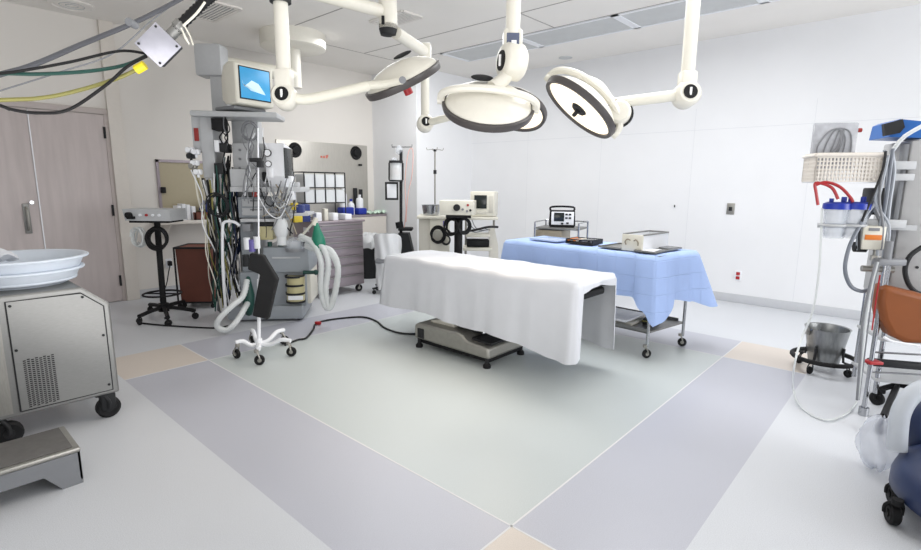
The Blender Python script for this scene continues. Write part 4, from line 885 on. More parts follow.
fbx('drawer_unit', m_bluegrey, t, MF, 238, 197, 273, 218, .05, .5, .008)
for y0 in (199, 208): f = M(); FB(f, MF, 242, y0, 270, y0+7.5, .04, .05, .002); d = f.obj('drawer', m_grey, t); fbx('handle', m_mid, d, MF, 250, y0+1, 262, y0+2.5, .03, .04, .001)
fbx('middle_shelf', m_grey, t, MF, 230, 187, 300, 192, -.05, .5, .004)
fbx('lower_shelf', m_grey, t, MF, 264, 213, 308, 216, .0, .4, .004)
fbx('top_shelf', m_grey, t, MF, 189, 111, 277, 117, .0, .36, .018)
fbx('vaporizer', m_amber, t, MF, 258, 226, 273, 240, -.03, .1, .01); fbx('vaporizer_cap', m_dark, t, MF, 257, 223, 274, 226.5, -.035, .1, .004)
f = M(); q = MF.p(281, 228, -.05); f.sph(q, .075, (.9, .8, 1.5)); f.cyl(q-V((0, 0, .16)), q-V((0, 0, .08)), .045); f.obj('flow_dome', m_milky, t)
f = M(); q = MF.p(295, 243, -.02); f.lathe([(.08, -.05), (.08, .02), (.05, .05), (0, .06)], q, n=24); f.obj('bellows_dome', m_clear, t); f = M(); f.lathe([(0, -.08), (.09, -.08), (.09, -.05), (0, -.05)], q, n=24); f.obj('dome_base', m_mid, t)
for (px, py) in ((270, 247), (280, 246), (303, 247)): f = M(); q = MF.p(px, py, .02); f.cyl(q, q+V((0, 0, .05)), .022, n=12); f.obj('valve_knob', m_dgreen if px < 290 else m_dark, t)
f = M(); f.tube([MF.p(298, 240, -.05), MF.p(306, 231, -.1), MF.p(314, 222, -.15)], .012, 8, 3); f.cyl(MF.p(314, 225, -.15), MF.p(316, 218, -.15), .03, .02, n=14); f.obj('bag_arm', m_cream, t)
f = M(); a_, b_ = MF.p(316, 222, -.15), MF.p(320, 252, -.15); f.lathe([(0, 0), (.02, .01), (.03, .06), (.06, .15), (.065, .2), (.045, .27), (.01, .32), (0, .32)], a_, (b_-a_), 20); f.obj('breathing_bag', m_green, t, ang=180)
f = M(); a_, b_ = MF.p(248, 276, -.12), MF.p(249, 316, -.12); f.lathe([(0, 0), (.018, .01), (.03, .06), (.055, .18), (.05, .28), (.03, .37), (0, .39)], a_, (b_-a_), 20); f.obj('breathing_bag', m_dgreen, t, ang=180)
f = M(); ftube(f, MF, [(240, 226, -.02), (234, 222, -.02), (225, 222, -.02), (222.5, 230, -.02), (223, 270, -.02), (226, 312, -.02)], .014); f.obj('side_rail', m_wglass, t)
# corrugated breathing hoses
f = M(); ftube(f, MF, [(247, 280, -.15), (243, 296, -.25), (232, 306, -.36), (220, 318, -.42), (217, 326, -.42), (226, 330, -.42), (236, 322, -.38), (246, 306, -.22), (250, 298, .04)], .024, 10, 12, rib=.14); f.obj('corrugated_hose', m_hose, t, ang=80)
for k, dx in enumerate((0, 6)):
    f = M(); ftube(f, MF, [(300, 236+k*2, -.1), (313+dx, 244, -.18), (321+dx*1.2, 262, -.2), (321+dx*.8, 290, -.2), (327+dx*.3, 308, -.2), (334+dx*.1, 296, -.2), (338, 268+k*2, -.2), (331, 251+k*3, -.18), (318, 247+k*3, -.15), (306, 244+k*2, -.08)], .026, 10, 12, rib=.14); f.obj('corrugated_hose', m_hose, t, ang=80)
for (px, py, m_) in ((247, 244, m_wglass), (252, 246, m_violet), (257, 243, m_wglass), (246, 261, m_dark)): f = M(); q = MF.p(px, py, -.12); f.cyl(q-V((0, 0, .05)), q+V((0, 0, .06)), .03, n=14); f.obj('valve_body', m_, t)
# left service column panel
f = M(); FB(f, MF, 201, 116, 214, 178, .08, .35, .01); sp = f.obj('service_column', m_grey, t)
fbx('side_column', m_grey, sp, MF, 192, 116, 201, 152, .1, .3, .008); fbx('red_label', m_redlab, sp, MF, 194, 128, 198.5, 141, .09, .1, .001)
for (x0, y0, x1, y1, m_) in ((211, 118, 222, 130, m_black), (214, 163, 223, 174, m_dark), (219, 143, 226, 152, m_dark), (214, 140, 219, 152, m_wglass)): fbx('outlet_box', m_, t, MF, x0, y0, x1, y1, .02, .2, .006)
for (px, py, m_) in ((190, 150, m_wglass), (196, 152, m_wglass), (191, 156, m_dark), (195, 163, m_wglass), (198, 172, m_wglass), (193, 166, m_steelm)): f = M(); q = MF.p(px, py, .02); f.box(q, (.07, .06, .05), bev=.012); f.cyl(q+V((0, -.02, 0)), q+V((0, -.06, 0)), .022, n=14); f.cyl(q-V((0, 0, .05)), q, .012, n=8); f.obj('regulator', m_, t)
for k in range(4): f = M(); q = MF.p(203+k*4, 178, .15); f.cyl(q-V((0, 0, .10)), q, .014, n=10); f.obj('gas_connector', [m_dark, m_wglass, m_wglass, m_dark][k], t)
# monitors on the middle shelf
fbx('display_module', m_grey, t, MF, 233, 143, 267, 187, .1, .45, .01)
fbx('display_module', m_grey, t, MF, 230, 169, 256, 187, -.02, .1, .008)
f = M()
for i in range(4):
    for j in range(2): q = MF.p(240+j*9, 150+i*9, .095); f.cyl(q, q+V((0, -.01, 0)), .012, n=10)
f.obj('module_ports', m_mid, t)
for (x0, y0, x1, y1) in ((268, 147, 274, 158), (268, 160, 274, 166), (262, 172, 268, 182)): fbx('plug_module', m_dark, t, MF, x0, y0, x1, y1, .05, .2, .006)
# angled cream monitor at the right of the shelf
mr = thing('side_monitor', 'cream monitor turned away with dark edge, right end of the machine shelf', 'monitor', None)
q = MF.p(281, 187, .08); w = MF.o+V((q.x*MF.c-q.y*MF.s, q.x*MF.s+q.y*MF.c, q.z))
mr.location = w; mr.rotation_euler = (0, 0, MF.rot+1.45); mr.matrix_basis = Matrix.Translation(w) @ Matrix.Rotation(MF.rot+1.45, 4, 'Z')
f = M(); f.prism([(-.08, .0), (.10, .0), (.14, .06), (.12, .36), (-.10, .40), (-.14, .1)], -.08, .08, 'y'); f.obj('casing', m_wglass, mr)
f = M(); f.b2((-.12, -.09, .08), (.12, -.08, .36), .006); f.obj('screen', m_dkscreen, mr)
# CRT on top shelf
q = MF.p(245, 111, .18); w = MF.o+V((q.x*MF.c-q.y*MF.s, q.x*MF.s+q.y*MF.c, MF.p(247, 111, 0).z))
cr = thing('crt_monitor', 'bulky cream CRT monitor with glowing blue screen on top of the machine', 'monitor', Fr(w.x, w.y, YAW+1.0, w.z+.012)); cr.scale = (1.0, 1.0, 1.0)
f = M(); f.box((-.01, .05, .02), (.34, .3, .035), bev=.012); f.obj('monitor_stand', m_mid, cr)
bm = bmesh.new(); f = M(); f.bm.free(); f.bm = bm
def loft(secs):
    rs = [[bm.verts.new((x, y, z)) for x, z in ((-a, z0), (a, z0), (a, z1), (-a, z1))] for (y, a, z0, z1) in secs]
    bm.faces.new(rs[0]); bm.faces.new(rs[-1][::-1])
    for A_, B_ in zip(rs, rs[1:]):
        for k in range(4): bm.faces.new((A_[k], A_[(k+1) % 4], B_[(k+1) % 4], B_[k]))
loft([(-.17, .2, .045, .40), (-.07, .205, .04, .41), (.02, .185, .05, .39), (.13, .13, .09, .34), (.19, .1, .1, .30)])
o = f.obj('casing', m_cream, cr, ang=30); md = o.modifiers.new('bev', 'BEVEL'); md.width = .014; md.segments = 2; md.limit_method = 'ANGLE'
f = M(); f.b2((-.165, -.176, .09), (.165, -.168, .375), .006); f.obj('bezel', m_dark, cr)
f = M(); f.b2((-.155, -.180, .10), (.155, -.174, .365), .004); scn = f.obj('screen', m_screen, cr)
f = M(); pts = [(-.12, .2), (-.04, .26), (.03, .24), (.09, .17), (.1, .15), (.03, .16), (-.05, .17), (-.13, .22), (-.14, .25)]
f.prism(pts, -.1815, -.1800, 'y'); f.obj('screen_figure', mat('screen_white', S(190, 220, 235), .4, emis=S(190, 220, 235), estr=.4, noise=.2, nscale=8), scn)
# keyboard / flat items under the CRT, hanging wires
rnd = random.Random(11)
def cables(n, x0, x1, y0, xb0, xb1, y1, mats, r0=.004, r1=.009, l0=-.1, l1=.3, name='cable', bulge=10):
    for k in range(n):
        xs_ = rnd.uniform(x0, x1); xe = rnd.uniform(xb0, xb1); ye = rnd.uniform(*y1) if isinstance(y1, tuple) else y1; l_ = rnd.uniform(l0, l1); P = []
        ys_ = rnd.uniform(*y0) if isinstance(y0, tuple) else y0
        for i in range(6):
            u = i/5; P.append((xs_+(xe-xs_)*u+math.sin(u*PI)*rnd.uniform(-bulge, bulge)*.5, ys_+(ye-ys_)*u, l_+rnd.uniform(-.03, .03)))
        f = M(); ftube(f, MF, P, rnd.uniform(r0, r1), 6, 5); f.obj(name, rnd.choice(mats), AM)
cables(9, 202, 214, 180, 216, 240, (285, 315), [m_dark, m_yellow, m_yellow, m_wglass, m_black, m_mid], .006, .011, 0, .25)
cables(44, 214, 238, (150, 200), 214, 241, (275, 314), [m_dark, m_black, m_mid, m_black, m_dark, m_black, m_navy, m_mid, m_wglass, m_yellow, m_taupe, m_dgreen], .005, .011, -.02, .35, bulge=16)
cables(10, 240, 266, (124, 140), 240, 268, (175, 215), [m_mid, m_mid, m_dark, m_wglass], .004, .007, -.1, -.03, bulge=12)
cables(5, 190, 198, 170, 214, 232, (300, 312), [m_wglass, m_cream, m_yellow], .004, .006, 0, .1, bulge=14)
cables(5, 222, 226, 117, 221, 232, (150, 180), [m_dark, m_black, m_mid], .005, .008, 0, .1, bulge=9)
for k in range(9):
    f = M(); x0, x1 = 262+rnd.uniform(-6, 10), 285+rnd.uniform(-5, 12); d = rnd.uniform(8, 22); y0 = rnd.uniform(180, 200)
    ftube(f, MF, [(x0, y0, -.08), ((x0*2+x1)/3, y0+d, -.12), ((x0+2*x1)/3, y0+d*1.05, -.12), (x1, y0-rnd.uniform(0, 15), -.08)], rnd.uniform(.004, .008), 6, 6); f.obj('cable', rnd.choice([m_wglass, m_mid, m_mid, m_hose, m_dark]), AM)
f = M(); coil(f, MF.p(250, 131, -.06), .065, .006, 5, (0, 1, .1)); f.obj('coiled_cable', m_mid, AM)
f = M(); coil(f, MF.p(218, 205, 0), .09, .007, 5, (0, 1, .1)); f.obj('coiled_cable', m_dark, AM)
for (x0, y0, x1, y1, m_) in ((286, 176, 292, 188, m_wglass), (276, 180, 284, 187, m_wglass), (292, 182, 298, 188, m_grey), (284, 206, 292, 213, m_grey), (290, 203, 296, 210, mat('pack_yellow', S(214, 190, 60), .5)), (296, 205, 303, 213, m_bagblue), (274, 204, 281, 213, m_wglass)):
    fbx('accessory', m_, AM, MF, x0, y0, x1, y1, .02, .14, .008)
for (x0, y0, x1, y1, m_) in ((274, 196, 279, 204, m_wglass), (281, 193, 287, 201, m_mid), (288, 191, 294, 200, m_wglass), (252, 192, 257, 197, m_redlab), (242, 224, 250, 232, m_mid), (268, 168, 273, 178, m_wglass), (276, 196, 281, 203, m_cream)):
    fbx('accessory', m_, AM, MF, x0, y0, x1, y1, -.06, .04, .008)
for (px, py, r_) in ((268, 153, .035), (269, 164, .03), (284, 205, .035)): f = M(); q = MF.p(px, py, -.02); f.cyl(q, q+V((0, -.03, 0)), r_, n=20); gd = f.obj('gauge', m_dark, AM); f = M(); f.cyl(q+V((0, -.03, 0)), q+V((0, -.033, 0)), r_*.8, n=20); f.obj('gauge_face', m_wglass, gd)
cables(11, 262, 296, (180, 205), 262, 300, (205, 240), [m_mid, m_mid, m_dark, m_taupe, m_hose], .004, .007, -.10, -.05, bulge=10)
hang('yellow_cord', 'black power cable lying across the floor to the operating table', 'cable', [on(2, .009, *p) for p in ((285, 345), (297, 340), (306, 338), (313, 330), (317, 323), (335, 319), (362, 317), (376, 321), (385, 328), (400, 333), (416, 334))], .009, m_dark).name = 'floor_cable'
f = M(); c = on(2, .02, 318, 323); f.box(c, (.06, .03, .03), rz=.6, bev=.006); f.obj('plug', m_red, bpy.data.objects['floor_cable.001'] if 'floor_cable.001' in bpy.data.objects else None)

# white stand with black arm pad
g = on(2, .06, 259, 347); IV = Fr(g.x, g.y, YAW)
t = thing('white_pole_stand', 'white five-legged wheeled pole stand in front of the anesthesia machine', 'pole stand', IV)
tp = IV.p(258, 128, 0)
f = M(); f.cyl((0, 0, .08), (tp.x*.35, 0, tp.z*.35), .014, n=14); f.cyl((tp.x*.35, 0, tp.z*.35), (tp.x, 0, tp.z), .006, n=12); f.obj('pole', m_wglass, t)
f = M(); f.cyl((0, 0, .06), (0, 0, .13), .028, n=16)
W_ = []
for (px, py) in ((236, 346), (259, 352), (291, 344), (252, 333), (284, 333)):
    w_ = on(2, .10, px, py); l = IV.loc(w_); d = V((l.x, l.y, 0)); W_.append(l)
    f.tube([(0, 0, .09), d*.35+V((0, 0, .085)), d*.7+V((0, 0, .13)), d+V((0, 0, .125))], .017, 8, 4)
f.obj('star_base', m_wglass, t)
for l in W_: castor(t, l.x, l.y, .038, .11, .028, m_steelm, m_black, ang=random.uniform(0, 3))
f = M(); q = IV.p(256, 160, 0); f.box(q, (.09, .04, .03), bev=.005); f.box(q+V((.03, 0, -.03)), (.04, .05, .05), bev=.005); f.obj('clamp', m_dark, t)
pd = [IV.p(*p, -.06) for p in ((251, 253), (264, 255), (278.5, 279), (269, 319), (253.5, 315), (261, 274), (249, 269))]
f = M(); f.prism([(a.x, a.z) for a in pd], -.09, -.03, 'y'); o = f.obj('arm_pad', mat('pad_black', (.008, .008, .009), .8), t); md = o.modifiers.new('bev', 'BEVEL'); md.width = .01; md.segments = 3; md.limit_method = 'ANGLE'

# ================================================================== RIGHT SUCTION TOWER
g = at(905, 240, 3.05); TF = Fr(g.x, g.y, .45)
t = thing('suction_tower', 'tall pale grey equipment tower with chrome posts at the right edge', 'equipment tower', TF); TW = t
z0 = TF.p(905, 300, 0).z; zt = TF.p(905, 140, 0).z; x0 = TF.p(903, 200, 0).x
f = M(); f.b2((x0, 0, z0), (x0+.55, .34, zt), .015); f.obj('housing', mat('tower_grey', S(178, 178, 178), .5), t)
f = M(); f.b2((x0-.03, .01, z0+.1), (x0, .06, zt-.02), .006); f.obj('front_post', m_mid, t)
f = M()
for z in (z0+.2, z0+.45, zt-.15): f.cyl((x0+.12, -.001, z), (x0+.12, -.006, z), .008, n=10)
f.obj('screw', m_dark, t)
bm_l = TF.p(905, 398, 0).z
for (xa, y) in ((x0+.02, .02), (x0+.53, .02), (x0+.02, .32), (x0+.53, .32)): f = M(); f.cyl((xa, y, .08), (xa, y, z0+.02), .014, n=12); f.obj('post', m_chrome, t)
for z in (.16, .42): f = M(); f.b2((x0, 0, z), (x0+.55, .34, z+.02), .004); f.obj('shelf', m_grey, t)
for (px, py) in ((878, 398), (884, 424)): pass
for (xa, y) in (tuple(TF.loc(on(2, .045, 877, 398)).xy), tuple(TF.loc(on(2, .045, 882, 426)).xy), (x0+.55, 0), (x0+.55, .34)):
    f = M(); f.tube([(x0+.2, .17, .1), (xa, y, .1)], .018, 6, 0); f.obj('base_arm', m_black, t); castor(t, xa, y, .042, .1, .03, m_black, m_black, ang=random.uniform(0, 3))
f = M(); a1, a2 = TF.p(866, 361, -.05), TF.p(925, 363, -.05); f.box(((a1.x+a2.x)/2, -.06, a1.z), (a2.x-a1.x, .05, .045), bev=.015); f.obj('push_handle', m_dark, t)
for zpy in (352, 372): f = M(); a1, a2 = TF.p(872, zpy, -.02), TF.p(925, zpy+3, -.02); f.cyl(a1, a2, .006, n=8); f.obj('side_rail', m_chrome, t)
# twin chrome poles
P1_ = on(2, .0, 863, 415); PL = Fr(P1_.x, P1_.y, YAW)
t = thing('drip_pole', 'pair of tall chrome tubes standing left of the suction tower with red ties', 'pole', PL)
zz = PL.p(877, 262, 0)
f = M(); f.cyl((0, 0, .02), (0, 0, zz.z), .012, n=14); f.cyl((0, 0, 0), (0, 0, .05), .026, n=14); f.obj('tube', m_chrome, t)
xx = PL.p(872, 380, .03); xt = PL.p(891, 262, .03); f = M(); f.cyl((xx.x-.03, .03, .02), (xx.x, .03, xt.z), .009, n=14); f.obj('tube', m_chrome, t)
f = M(); q = PL.p(873, 362, 0); f.box(q, (.08, .06, .018), bev=.004); f.obj('tie', m_red, t)
f = M(); f.box((xx.x/2, .01, zz.z), (.16, .06, .04), bev=.01); f.cyl((0, 0, zz.z), (0, 0, zz.z+.12), .02, n=12); f.obj('bracket', m_mid, t)
for k in range(3): f = M(); ftube(f, PL, [(880-k*2, 262, -.04), (874-k*2, 285, -.05), (869-k*3, 320, -.05), (864-k*2, 360, -.05), (859-k, 400, -.04)], .004+.0015*k, 8); f.obj('hose', [m_mid, m_hose, m_mid][k], t)
f = M(); ftube(f, PL, [(880, 275, -.05), (876, 300, -.05), (872, 330, -.05)], .004, 6); f.obj('red_lead', m_red, t)
# controller
t = thing('suction_regulator', 'small cream control box with orange display hanging on the tower bracket', 'medical device', TF)
fbx('housing', m_cream, t, TF, 862, 226, 886, 250, -.14, -.06, .01); fbx('display', m_ored, t, TF, 865, 235, 882, 240, -.145, -.14, .001); fbx('lcd', m_mid, t, TF, 869, 228, 880, 231, -.145, -.14, .001)
f = M(); q = TF.p(860, 247, -.1); f.cyl(q-V((.03, 0, 0)), q+V((.03, 0, 0)), .03, n=14); f.obj('knob', m_black, t)
f = M(); q = TF.p(876, 252, -.1); f.cyl(q+V((0, 0, .02)), q-V((0, 0, .1)), .016, n=12); f.cyl(q-V((0, 0, .02)), q-V((0, 0, .05)), .026, n=6); f.cyl(q-V((.06, 0, .1)), q-V((-.1, 0, .1)), .018, n=10); f.obj('fitting', m_steelm, t)
f = M(); a1, a2 = TF.p(858, 223, -.05), TF.p(905, 226, -.05); f.box(((a1.x+a2.x)/2, -.05, a1.z), (a2.x-a1.x, .03, .05), bev=.004); f.obj('rail', m_grey, t)
# canisters with blue lids
def wloc(fr, p): return fr.o+V((p.x*fr.c-p.y*fr.s, p.x*fr.s+p.y*fr.c, p.z))
for i, (px, lb) in enumerate(((833, 'clear suction canister with blue lid, left one under the wire basket'), (852, 'clear suction canister with blue lid, right one next to the grey hoses'))):
    c0 = TF.p(px, 238, -.08); c1 = TF.p(px, 207, -.08); t = thing('suction_canister', lb, 'canister', Fr(*wloc(TF, c0).xy, TF.rot, c0.z), 'suction canisters under the wire basket')
    h = c1.z-c0.z; f = M(); f.lathe([(0, 0), (.05, 0), (.055, .01), (.066, h), (.062, h), (.05, .012), (0, .01)], n=28); f.obj('jar', m_clear, t)
    f = M(); f.lathe([(0, h+.03), (.05, h+.03), (.072, h+.02), (.074, h-.012), (.068, h-.012)], n=28); f.cyl((.03, 0, h+.02), (.03, 0, h+.06), .014, n=12); f.cyl((-.03, .01, h+.02), (-.03, .01, h+.05), .012, n=12); f.obj('lid', m_bluelid, t)
    f = M(); f.lathe([(0, .02), (.046, .02), (.047, h*.15), (0, h*.15)], n=20); f.obj('gel', m_clear, t)
t = thing('canister_bracket', 'grey bracket bar holding the two blue-lidded canisters', 'bracket', TF); f = M(); a1, a2 = TF.p(822, 226, -.08), TF.p(870, 224, -.08); f.ring(TF.p(833, 225, -.08), .07, .008); f.ring(TF.p(852, 225, -.08), .07, .008); f.box(((a1.x+a2.x)/2, -.01, a1.z), (a2.x-a1.x, .02, .03), bev=.003); f.box((a2.x+.1, -.03, a1.z), (.3, .02, .03)); f.obj('bar', m_grey, t)
# basket with tray package
c0 = TF.p(839, 183, -.02); c1 = TF.p(839, 156, -.02); BKT = Fr(*wloc(TF, c0).xy, TF.rot, c0.z)
t = thing('wire_basket', 'white perforated plastic basket on a bracket above the canisters', 'basket', BKT); h = c1.z-c0.z; lx = (TF.p(872, 165, -.1).x-TF.p(807, 165, -.1).x)/2
f = M()
for (s0_, s1_) in (((-lx, -.1), (lx, -.1)), ((lx, -.1), (lx, .1)), ((lx, .1), (-lx, .1)), ((-lx, .1), (-lx, -.1))):
    n_ = int(math.hypot(s1_[0]-s0_[0], s1_[1]-s0_[1])/.018)
    for k in range(n_+1): u = k/n_; x, y = s0_[0]+(s1_[0]-s0_[0])*u, s0_[1]+(s1_[1]-s0_[1])*u; f.b2((x-.004, y-.004, .01), (x+.004, y+.004, h))
    for j in range(8): z = .01+h*j/7; f.b2((min(s0_[0], s1_[0])-.003, min(s0_[1], s1_[1])-.003, z-.004), (max(s0_[0], s1_[0])+.003, max(s0_[1], s1_[1])+.003, z+.004))
f.obj('mesh_sides', m_trim, t); f = M(); f.b2((-lx, -.1, 0), (lx, .1, .01)); f.obj('bottom', m_wglass, t)
f = M(); f.tube([(-lx-.008, -.108, h), (lx+.008, -.108, h), (lx+.008, .108, h), (-lx-.008, .108, h), (-lx-.008, -.108, h)], .009, 8, 0); f.obj('rim', m_trim, t)
f = M(); a1 = TF.p(870, 160, .0); f.b2((lx, -.02, h*.5), (lx+.2, .03, h*.8), .004); f.b2((lx, -.02, h*.1), (lx+.2, .03, h*.35), .004); f.obj('bracket', m_grey, t)
c = TF.p(830, 170, .0); w = wloc(TF, c); o = M()
hh = (TF.p(830, 123, 0).z-c.z); ww = (TF.p(852, 140, 0).x-TF.p(807, 140, 0).x)
o.box((0, 0, hh/2), (ww, .03, hh), bev=.008); ob = thing('catheter_pack', 'clear blister pack with grey tubing standing in the white basket', 'package', Fr(w.x, w.y, TF.rot+.05, c.z))
o.obj('blister', mat('blister_clear', S(188, 190, 196), .15, alpha=.75, noise=.15, nscale=25), ob)
for k in range(4): f = M(); f.tube([(-ww*.35+k*.025, -.02, hh*.15), (-ww*.38+k*.04, -.02, hh*.5), (-ww*.1+k*.02, -.02, hh*.85), (ww*.3-k*.02, -.02, hh*.8-k*.03), (ww*.35-k*.04, -.02, hh*.3), (0, -.02, hh*.12+k*.02)], .004, 6, 5); f.obj('tubing', m_mid, ob)
f = M(); f.cyl((ww*.5, 0, hh*.84), (ww*.5+.02, 0, hh*.84), .012, n=8); f.obj('clip', m_redlab, ob)
# red tubes and dark blue bar
for i, q_ in enumerate((((818, 205), (816, 192), (815, 184), (820, 183), (832, 188), (838, 199)), ((816, 185), (826, 182), (840, 187), (850, 197), (853, 202)))):
    f = M(); ftube(f, TF, [(p[0], p[1], -.12) for p in q_], .0085, 8, 6); tag(f.obj('red_tube', m_red, None, world=False), ['red rubber tube looping onto the left canister lid', 'red rubber tube arching over to the right canister lid'][i], 'tube')
    ob_ = bpy.data.objects['red_tube' if i == 0 else 'red_tube.001']; ob_.location = TF.o; ob_.rotation_euler = (0, 0, TF.rot)
# blue device on top
t = thing('blue_device', 'bright blue device with dark screen flap on top of the suction tower', 'medical device', TF)
q = [TF.p(*p, 0) for p in ((889, 137), (893, 122), (900, 119), (930, 122), (930, 138))]; f = M(); f.prism([(a.x, a.z) for a in q], .0, .25, 'y'); f.obj('housing', mat('device_blue', S(34, 96, 170), .35), t)
q = [TF.p(*p, -.03) for p in ((884, 124), (903, 119), (905, 127), (900, 133), (885, 136))]; f = M(); f.prism([(a.x, a.z) for a in q], -.03, .0, 'y'); f.obj('screen_flap', m_dark, t)
f = M(); f.tube([TF.p(893, 150, -.03), TF.p(905, 136, -.05), TF.p(930, 122, -.05)], .012, 8, 3); f.obj('clear_hose', m_hose, t)
# hoses hanging left of the tower
rnd = random.Random(5)
for k in range(11):
    x0_, x1_ = rnd.uniform(884, 895), rnd.uniform(856, 890); f = M(); ly = -.12+rnd.uniform(-.03, .08)
    if k < 7: pts = [(x0_, 148+rnd.uniform(0, 10), ly), (x0_-3, 170, ly), (x0_-rnd.uniform(4, 22), 200, ly), (x1_, 225, ly), (x1_-2, 250, ly)]
    else: pts = [(x0_, 150, ly), (x0_+2, 172, ly), (x0_+rnd.uniform(-2, 3), 200, ly), (x0_-5, 228, ly), (x0_-8, 262, ly)]
    ftube(f, TF, pts, rnd.uniform(.007, .013), 8, 6); f.obj('hose', rnd.choice([m_mid, mat('hose_grey', S(116, 122, 132), .4), m_dark, mat('hose_pale', S(160, 166, 174), .4)]), TW)
f = M(); ftube(f, TF, [(862, 222, -.14), (850, 245, -.16), (845, 268, -.16), (850, 285, -.15), (860, 291, -.14), (868, 290, -.12)], .011, 8, 8); f.obj('looping_hose', mat('hose_grey', S(116, 122, 132), .4), TW)
f = M(); ftube(f, TF, [(922, 247, -.05), (910, 256, -.07), (905, 270, -.08), (909, 285, -.08), (918, 293, -.06), (926, 294, -.04)], .013, 8, 8); f.obj('looping_hose', m_dark, TW)
fbx('cable_box', m_dark, TW, TF, 873, 188, 893, 215, -.04, .12, .01)
# orange sling bag
t = thing('orange_cushion', 'rounded burnt orange vinyl cushion hanging at the right edge in front of the tower', 'cushion', TF)
q = [TF.p(*p, -.2) for p in ((880, 290), (884, 284), (896, 288), (930, 296), (936, 344), (905, 343), (890, 336), (881, 320), (878, 302))]; f = M(); f.prism([(a.x, a.z) for a in q], -.22, -.08, 'y'); o = f.obj('pad', m_orange, t, ang=60); md = o.modifiers.new('bev', 'BEVEL'); md.width = .03; md.segments = 4; md.limit_method = 'ANGLE'; md.angle_limit = .8
f = M(); q = [TF.p(*p, -.23) for p in ((884, 337), (895, 342), (930, 347))]; f.tube(q, .008, 6, 3); f.obj('piping', m_wglass, t)
# navy wheeled equipment at bottom right
NF = Fr(.37, 2.78, YAW)
t = thing('navy_equipment', 'navy rounded wheeled equipment with pale grey hood at the lower right edge', 'equipment', NF); R = .36
f = M(); f.lathe([(0, .09), (R-.02, .09), (R, .11), (R, .16), (R-.02, .22), (R-.08, .27), (R-.2, .315), (0, .35)], n=56); f.obj('base_cover', m_navy, t, ang=60)
f = M(); f.cyl((-.16, .02, .28), (-.16, .02, .42), .05, n=16); f.obj('column', m_black, t)
c = at(935, 426, 2.3); l = NF.loc(c); f = M(); f.sph(l, .145, (1, 1, 1.05), 18); f.obj('seat_shell', m_navy, t)
f = M(); f.tube([NF.loc(at(*p, 2.22)) for p in ((897, 450), (898, 430), (901, 412), (910, 397), (924, 388), (942, 384))], .036, 14, 8); f.obj('hood', mat('hood_grey', S(186, 192, 200), .5), t)
l = NF.loc(on(2, .05, 893, 512)); castor(t, l.x, l.y, .045, .11, .04, m_black, m_black, ang=1.2)
for (x, y) in ((.25, -.1), (.1, .28), (-.25, .22)): castor(t, x, y, .045, .11, .04, m_black, m_black, ang=1.2)
# clear plastic bag
f = M(); w = at(877, 462, 2.5)
f.sph((0, 0, 0), .1, (.85, .8, 1.25), 16)
for v in f.bm.verts: a = math.atan2(v.co.y, v.co.x); v.co *= 1+.12*math.sin(a*7+v.co.z*30)+.06*math.sin(v.co.z*70+a*3)
o = f.obj('plastic_bag', mat('bag_clear', S(225, 230, 240), .2, alpha=.45), None, ang=180); o.location = (w.x, w.y, .14); tag(o, 'crumpled clear plastic bag resting against the navy equipment', 'bag')
# tube loop
hang('clear_tube', 'long clear tube hanging from the canisters and looping above the floor', 'tube', [wloc(TF, TF.p(*p, -.1)) for p in ((822, 208), (821, 235), (819, 270), (813, 310))]+[at(802, 338, 3.2), at(795, 362, 3.1)]+[on(2, .05, 793, 388)]+[on(2, .009, *p) for p in ((802, 408), (825, 420), (846, 414), (857, 402))], .006, m_hose)
# kick bucket
g = on(2, 0, 822, 370); KB = Fr(g.x, g.y, YAW)
t = thing('kick_bucket', 'stainless steel kick bucket standing in a black rubber-ringed wheeled frame', 'bucket', KB)
R = .125; h0, h1 = .07, .33
f = M(); f.lathe([(0, h0), (R*.78, h0), (R*1.12, h1-.01), (R*1.17, h1), (R*1.08, h1-.004), (R*.75, h0+.01), (0, h0+.01)], n=40); f.obj('pail', mat('pail_steel', S(150, 152, 152), .3, .85, noise=.1, nscale=12, stretch=(6, 6, .5)), t, ang=50)
f = M(); f.ring((0, 0, .10), .2, .017); f.obj('bumper_ring', m_black, t)
f = M()
for k in range(4): a = PI/2*k+.5; c_, s_ = math.cos(a), math.sin(a); f.tube([(c_*.2, s_*.2, .1), (c_*.13, s_*.13, .1), (c_*.125, s_*.125, .2)], .009, 6, 2)
f.obj('frame', m_dark, t)
for k in range(4): a = PI/2*k+.5; castor(t, math.cos(a)*.17, math.sin(a)*.17, .028, .09, .024, m_dark, m_black, ang=a)
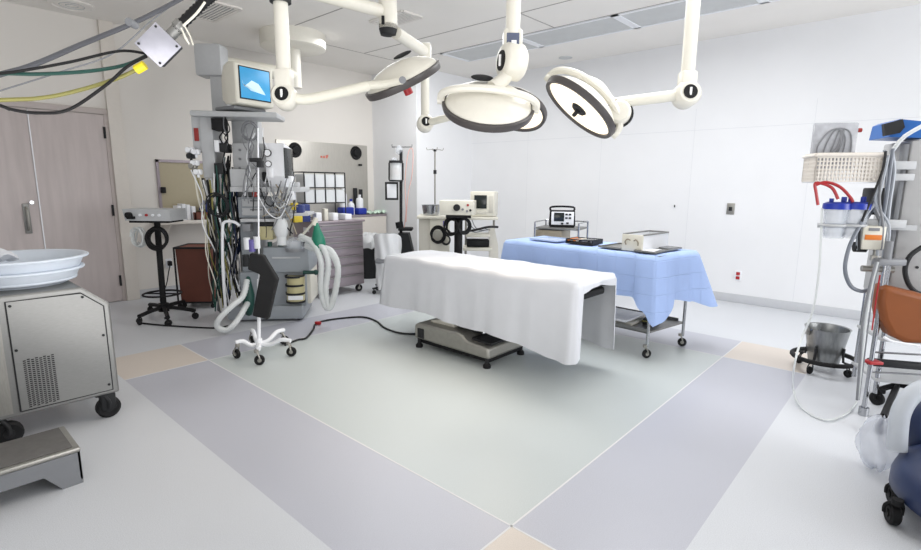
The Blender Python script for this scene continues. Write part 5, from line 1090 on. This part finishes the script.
f = M(); f.tube([(R*1.15*math.cos(a), R*1.15*math.sin(a)*.9, h1-.01-.05*math.sin((a-.3))) for a in [.3+PI*k/12 for k in range(13)]], .004, 6, 2); f.obj('handle', m_chrome, t)
for a in (PI, 0): f = M(); f.box((R*1.16*math.cos(a), R*1.16*math.sin(a), h1-.03), (.012, .04, .05), bev=.003); f.obj('handle_lug', m_steelm, t)

# ================================================================== LIGHT
wd = bpy.data.worlds.new('world'); SC.world = wd; wd.use_nodes = True
wd.node_tree.nodes['Background'].inputs[0].default_value = (.95, .965, 1, 1); wd.node_tree.nodes['Background'].inputs[1].default_value = .47
def area(loc, tgt, sx, sy, e, col):
    l = bpy.data.lights.new('area_light', 'AREA'); l.shape = 'RECTANGLE'; l.size = sx; l.size_y = sy; l.energy = e; l.color = col
    o = bpy.data.objects.new('area_light', l); COL.objects.link(o); o.location = loc
    o.rotation_euler = (V(tgt)-V(loc)).to_track_quat('-Z', 'Y').to_euler(); return o
area((4.6, 3.9, 1.7), (-2, 4.2, .6), 3.5, 2.0, 185, (.97, .98, 1))  # soft key from the right, direction inferred from the cast shadows
area((-1.6, 4.2, 2.93), (-1.7, 4.1, 0), 2.4, 1.4, 52, (1, 1, 1))  # added lamp under the ceiling, brightens table and white wall; no window
area((-4.6, 4.3, 2.93), (-4.6, 4.3, 0), 2.0, 1.6, 48, (1, 1, 1))  # added lamp under the ceiling, brightens machine and back; no window
area((-1.0, .2, 1.0), (-1.4, 1.2, 3.0), 3.0, 3.0, 66, (1, .98, .96))  # added out-of-view uplight that lifts the ceiling in place of bounce
def spot(loc, d, e, ang, col=(1, .86, .7)):
    l = bpy.data.lights.new('lamp_beam', 'SPOT'); l.energy = e; l.spot_size = ang; l.spot_blend = .7; l.shadow_soft_size = .2; l.color = col
    o = bpy.data.objects.new('lamp_beam', l); COL.objects.link(o); o.location = loc; o.rotation_euler = V(d).to_track_quat('-Z', 'Y').to_euler()
for c, n, e in SPOTS: spot(c+n*.08, n, e*2.2, math.radians(75))
SC.view_settings.view_transform = 'Standard'; SC.view_settings.look = 'None'; SC.view_settings.exposure = 0.02
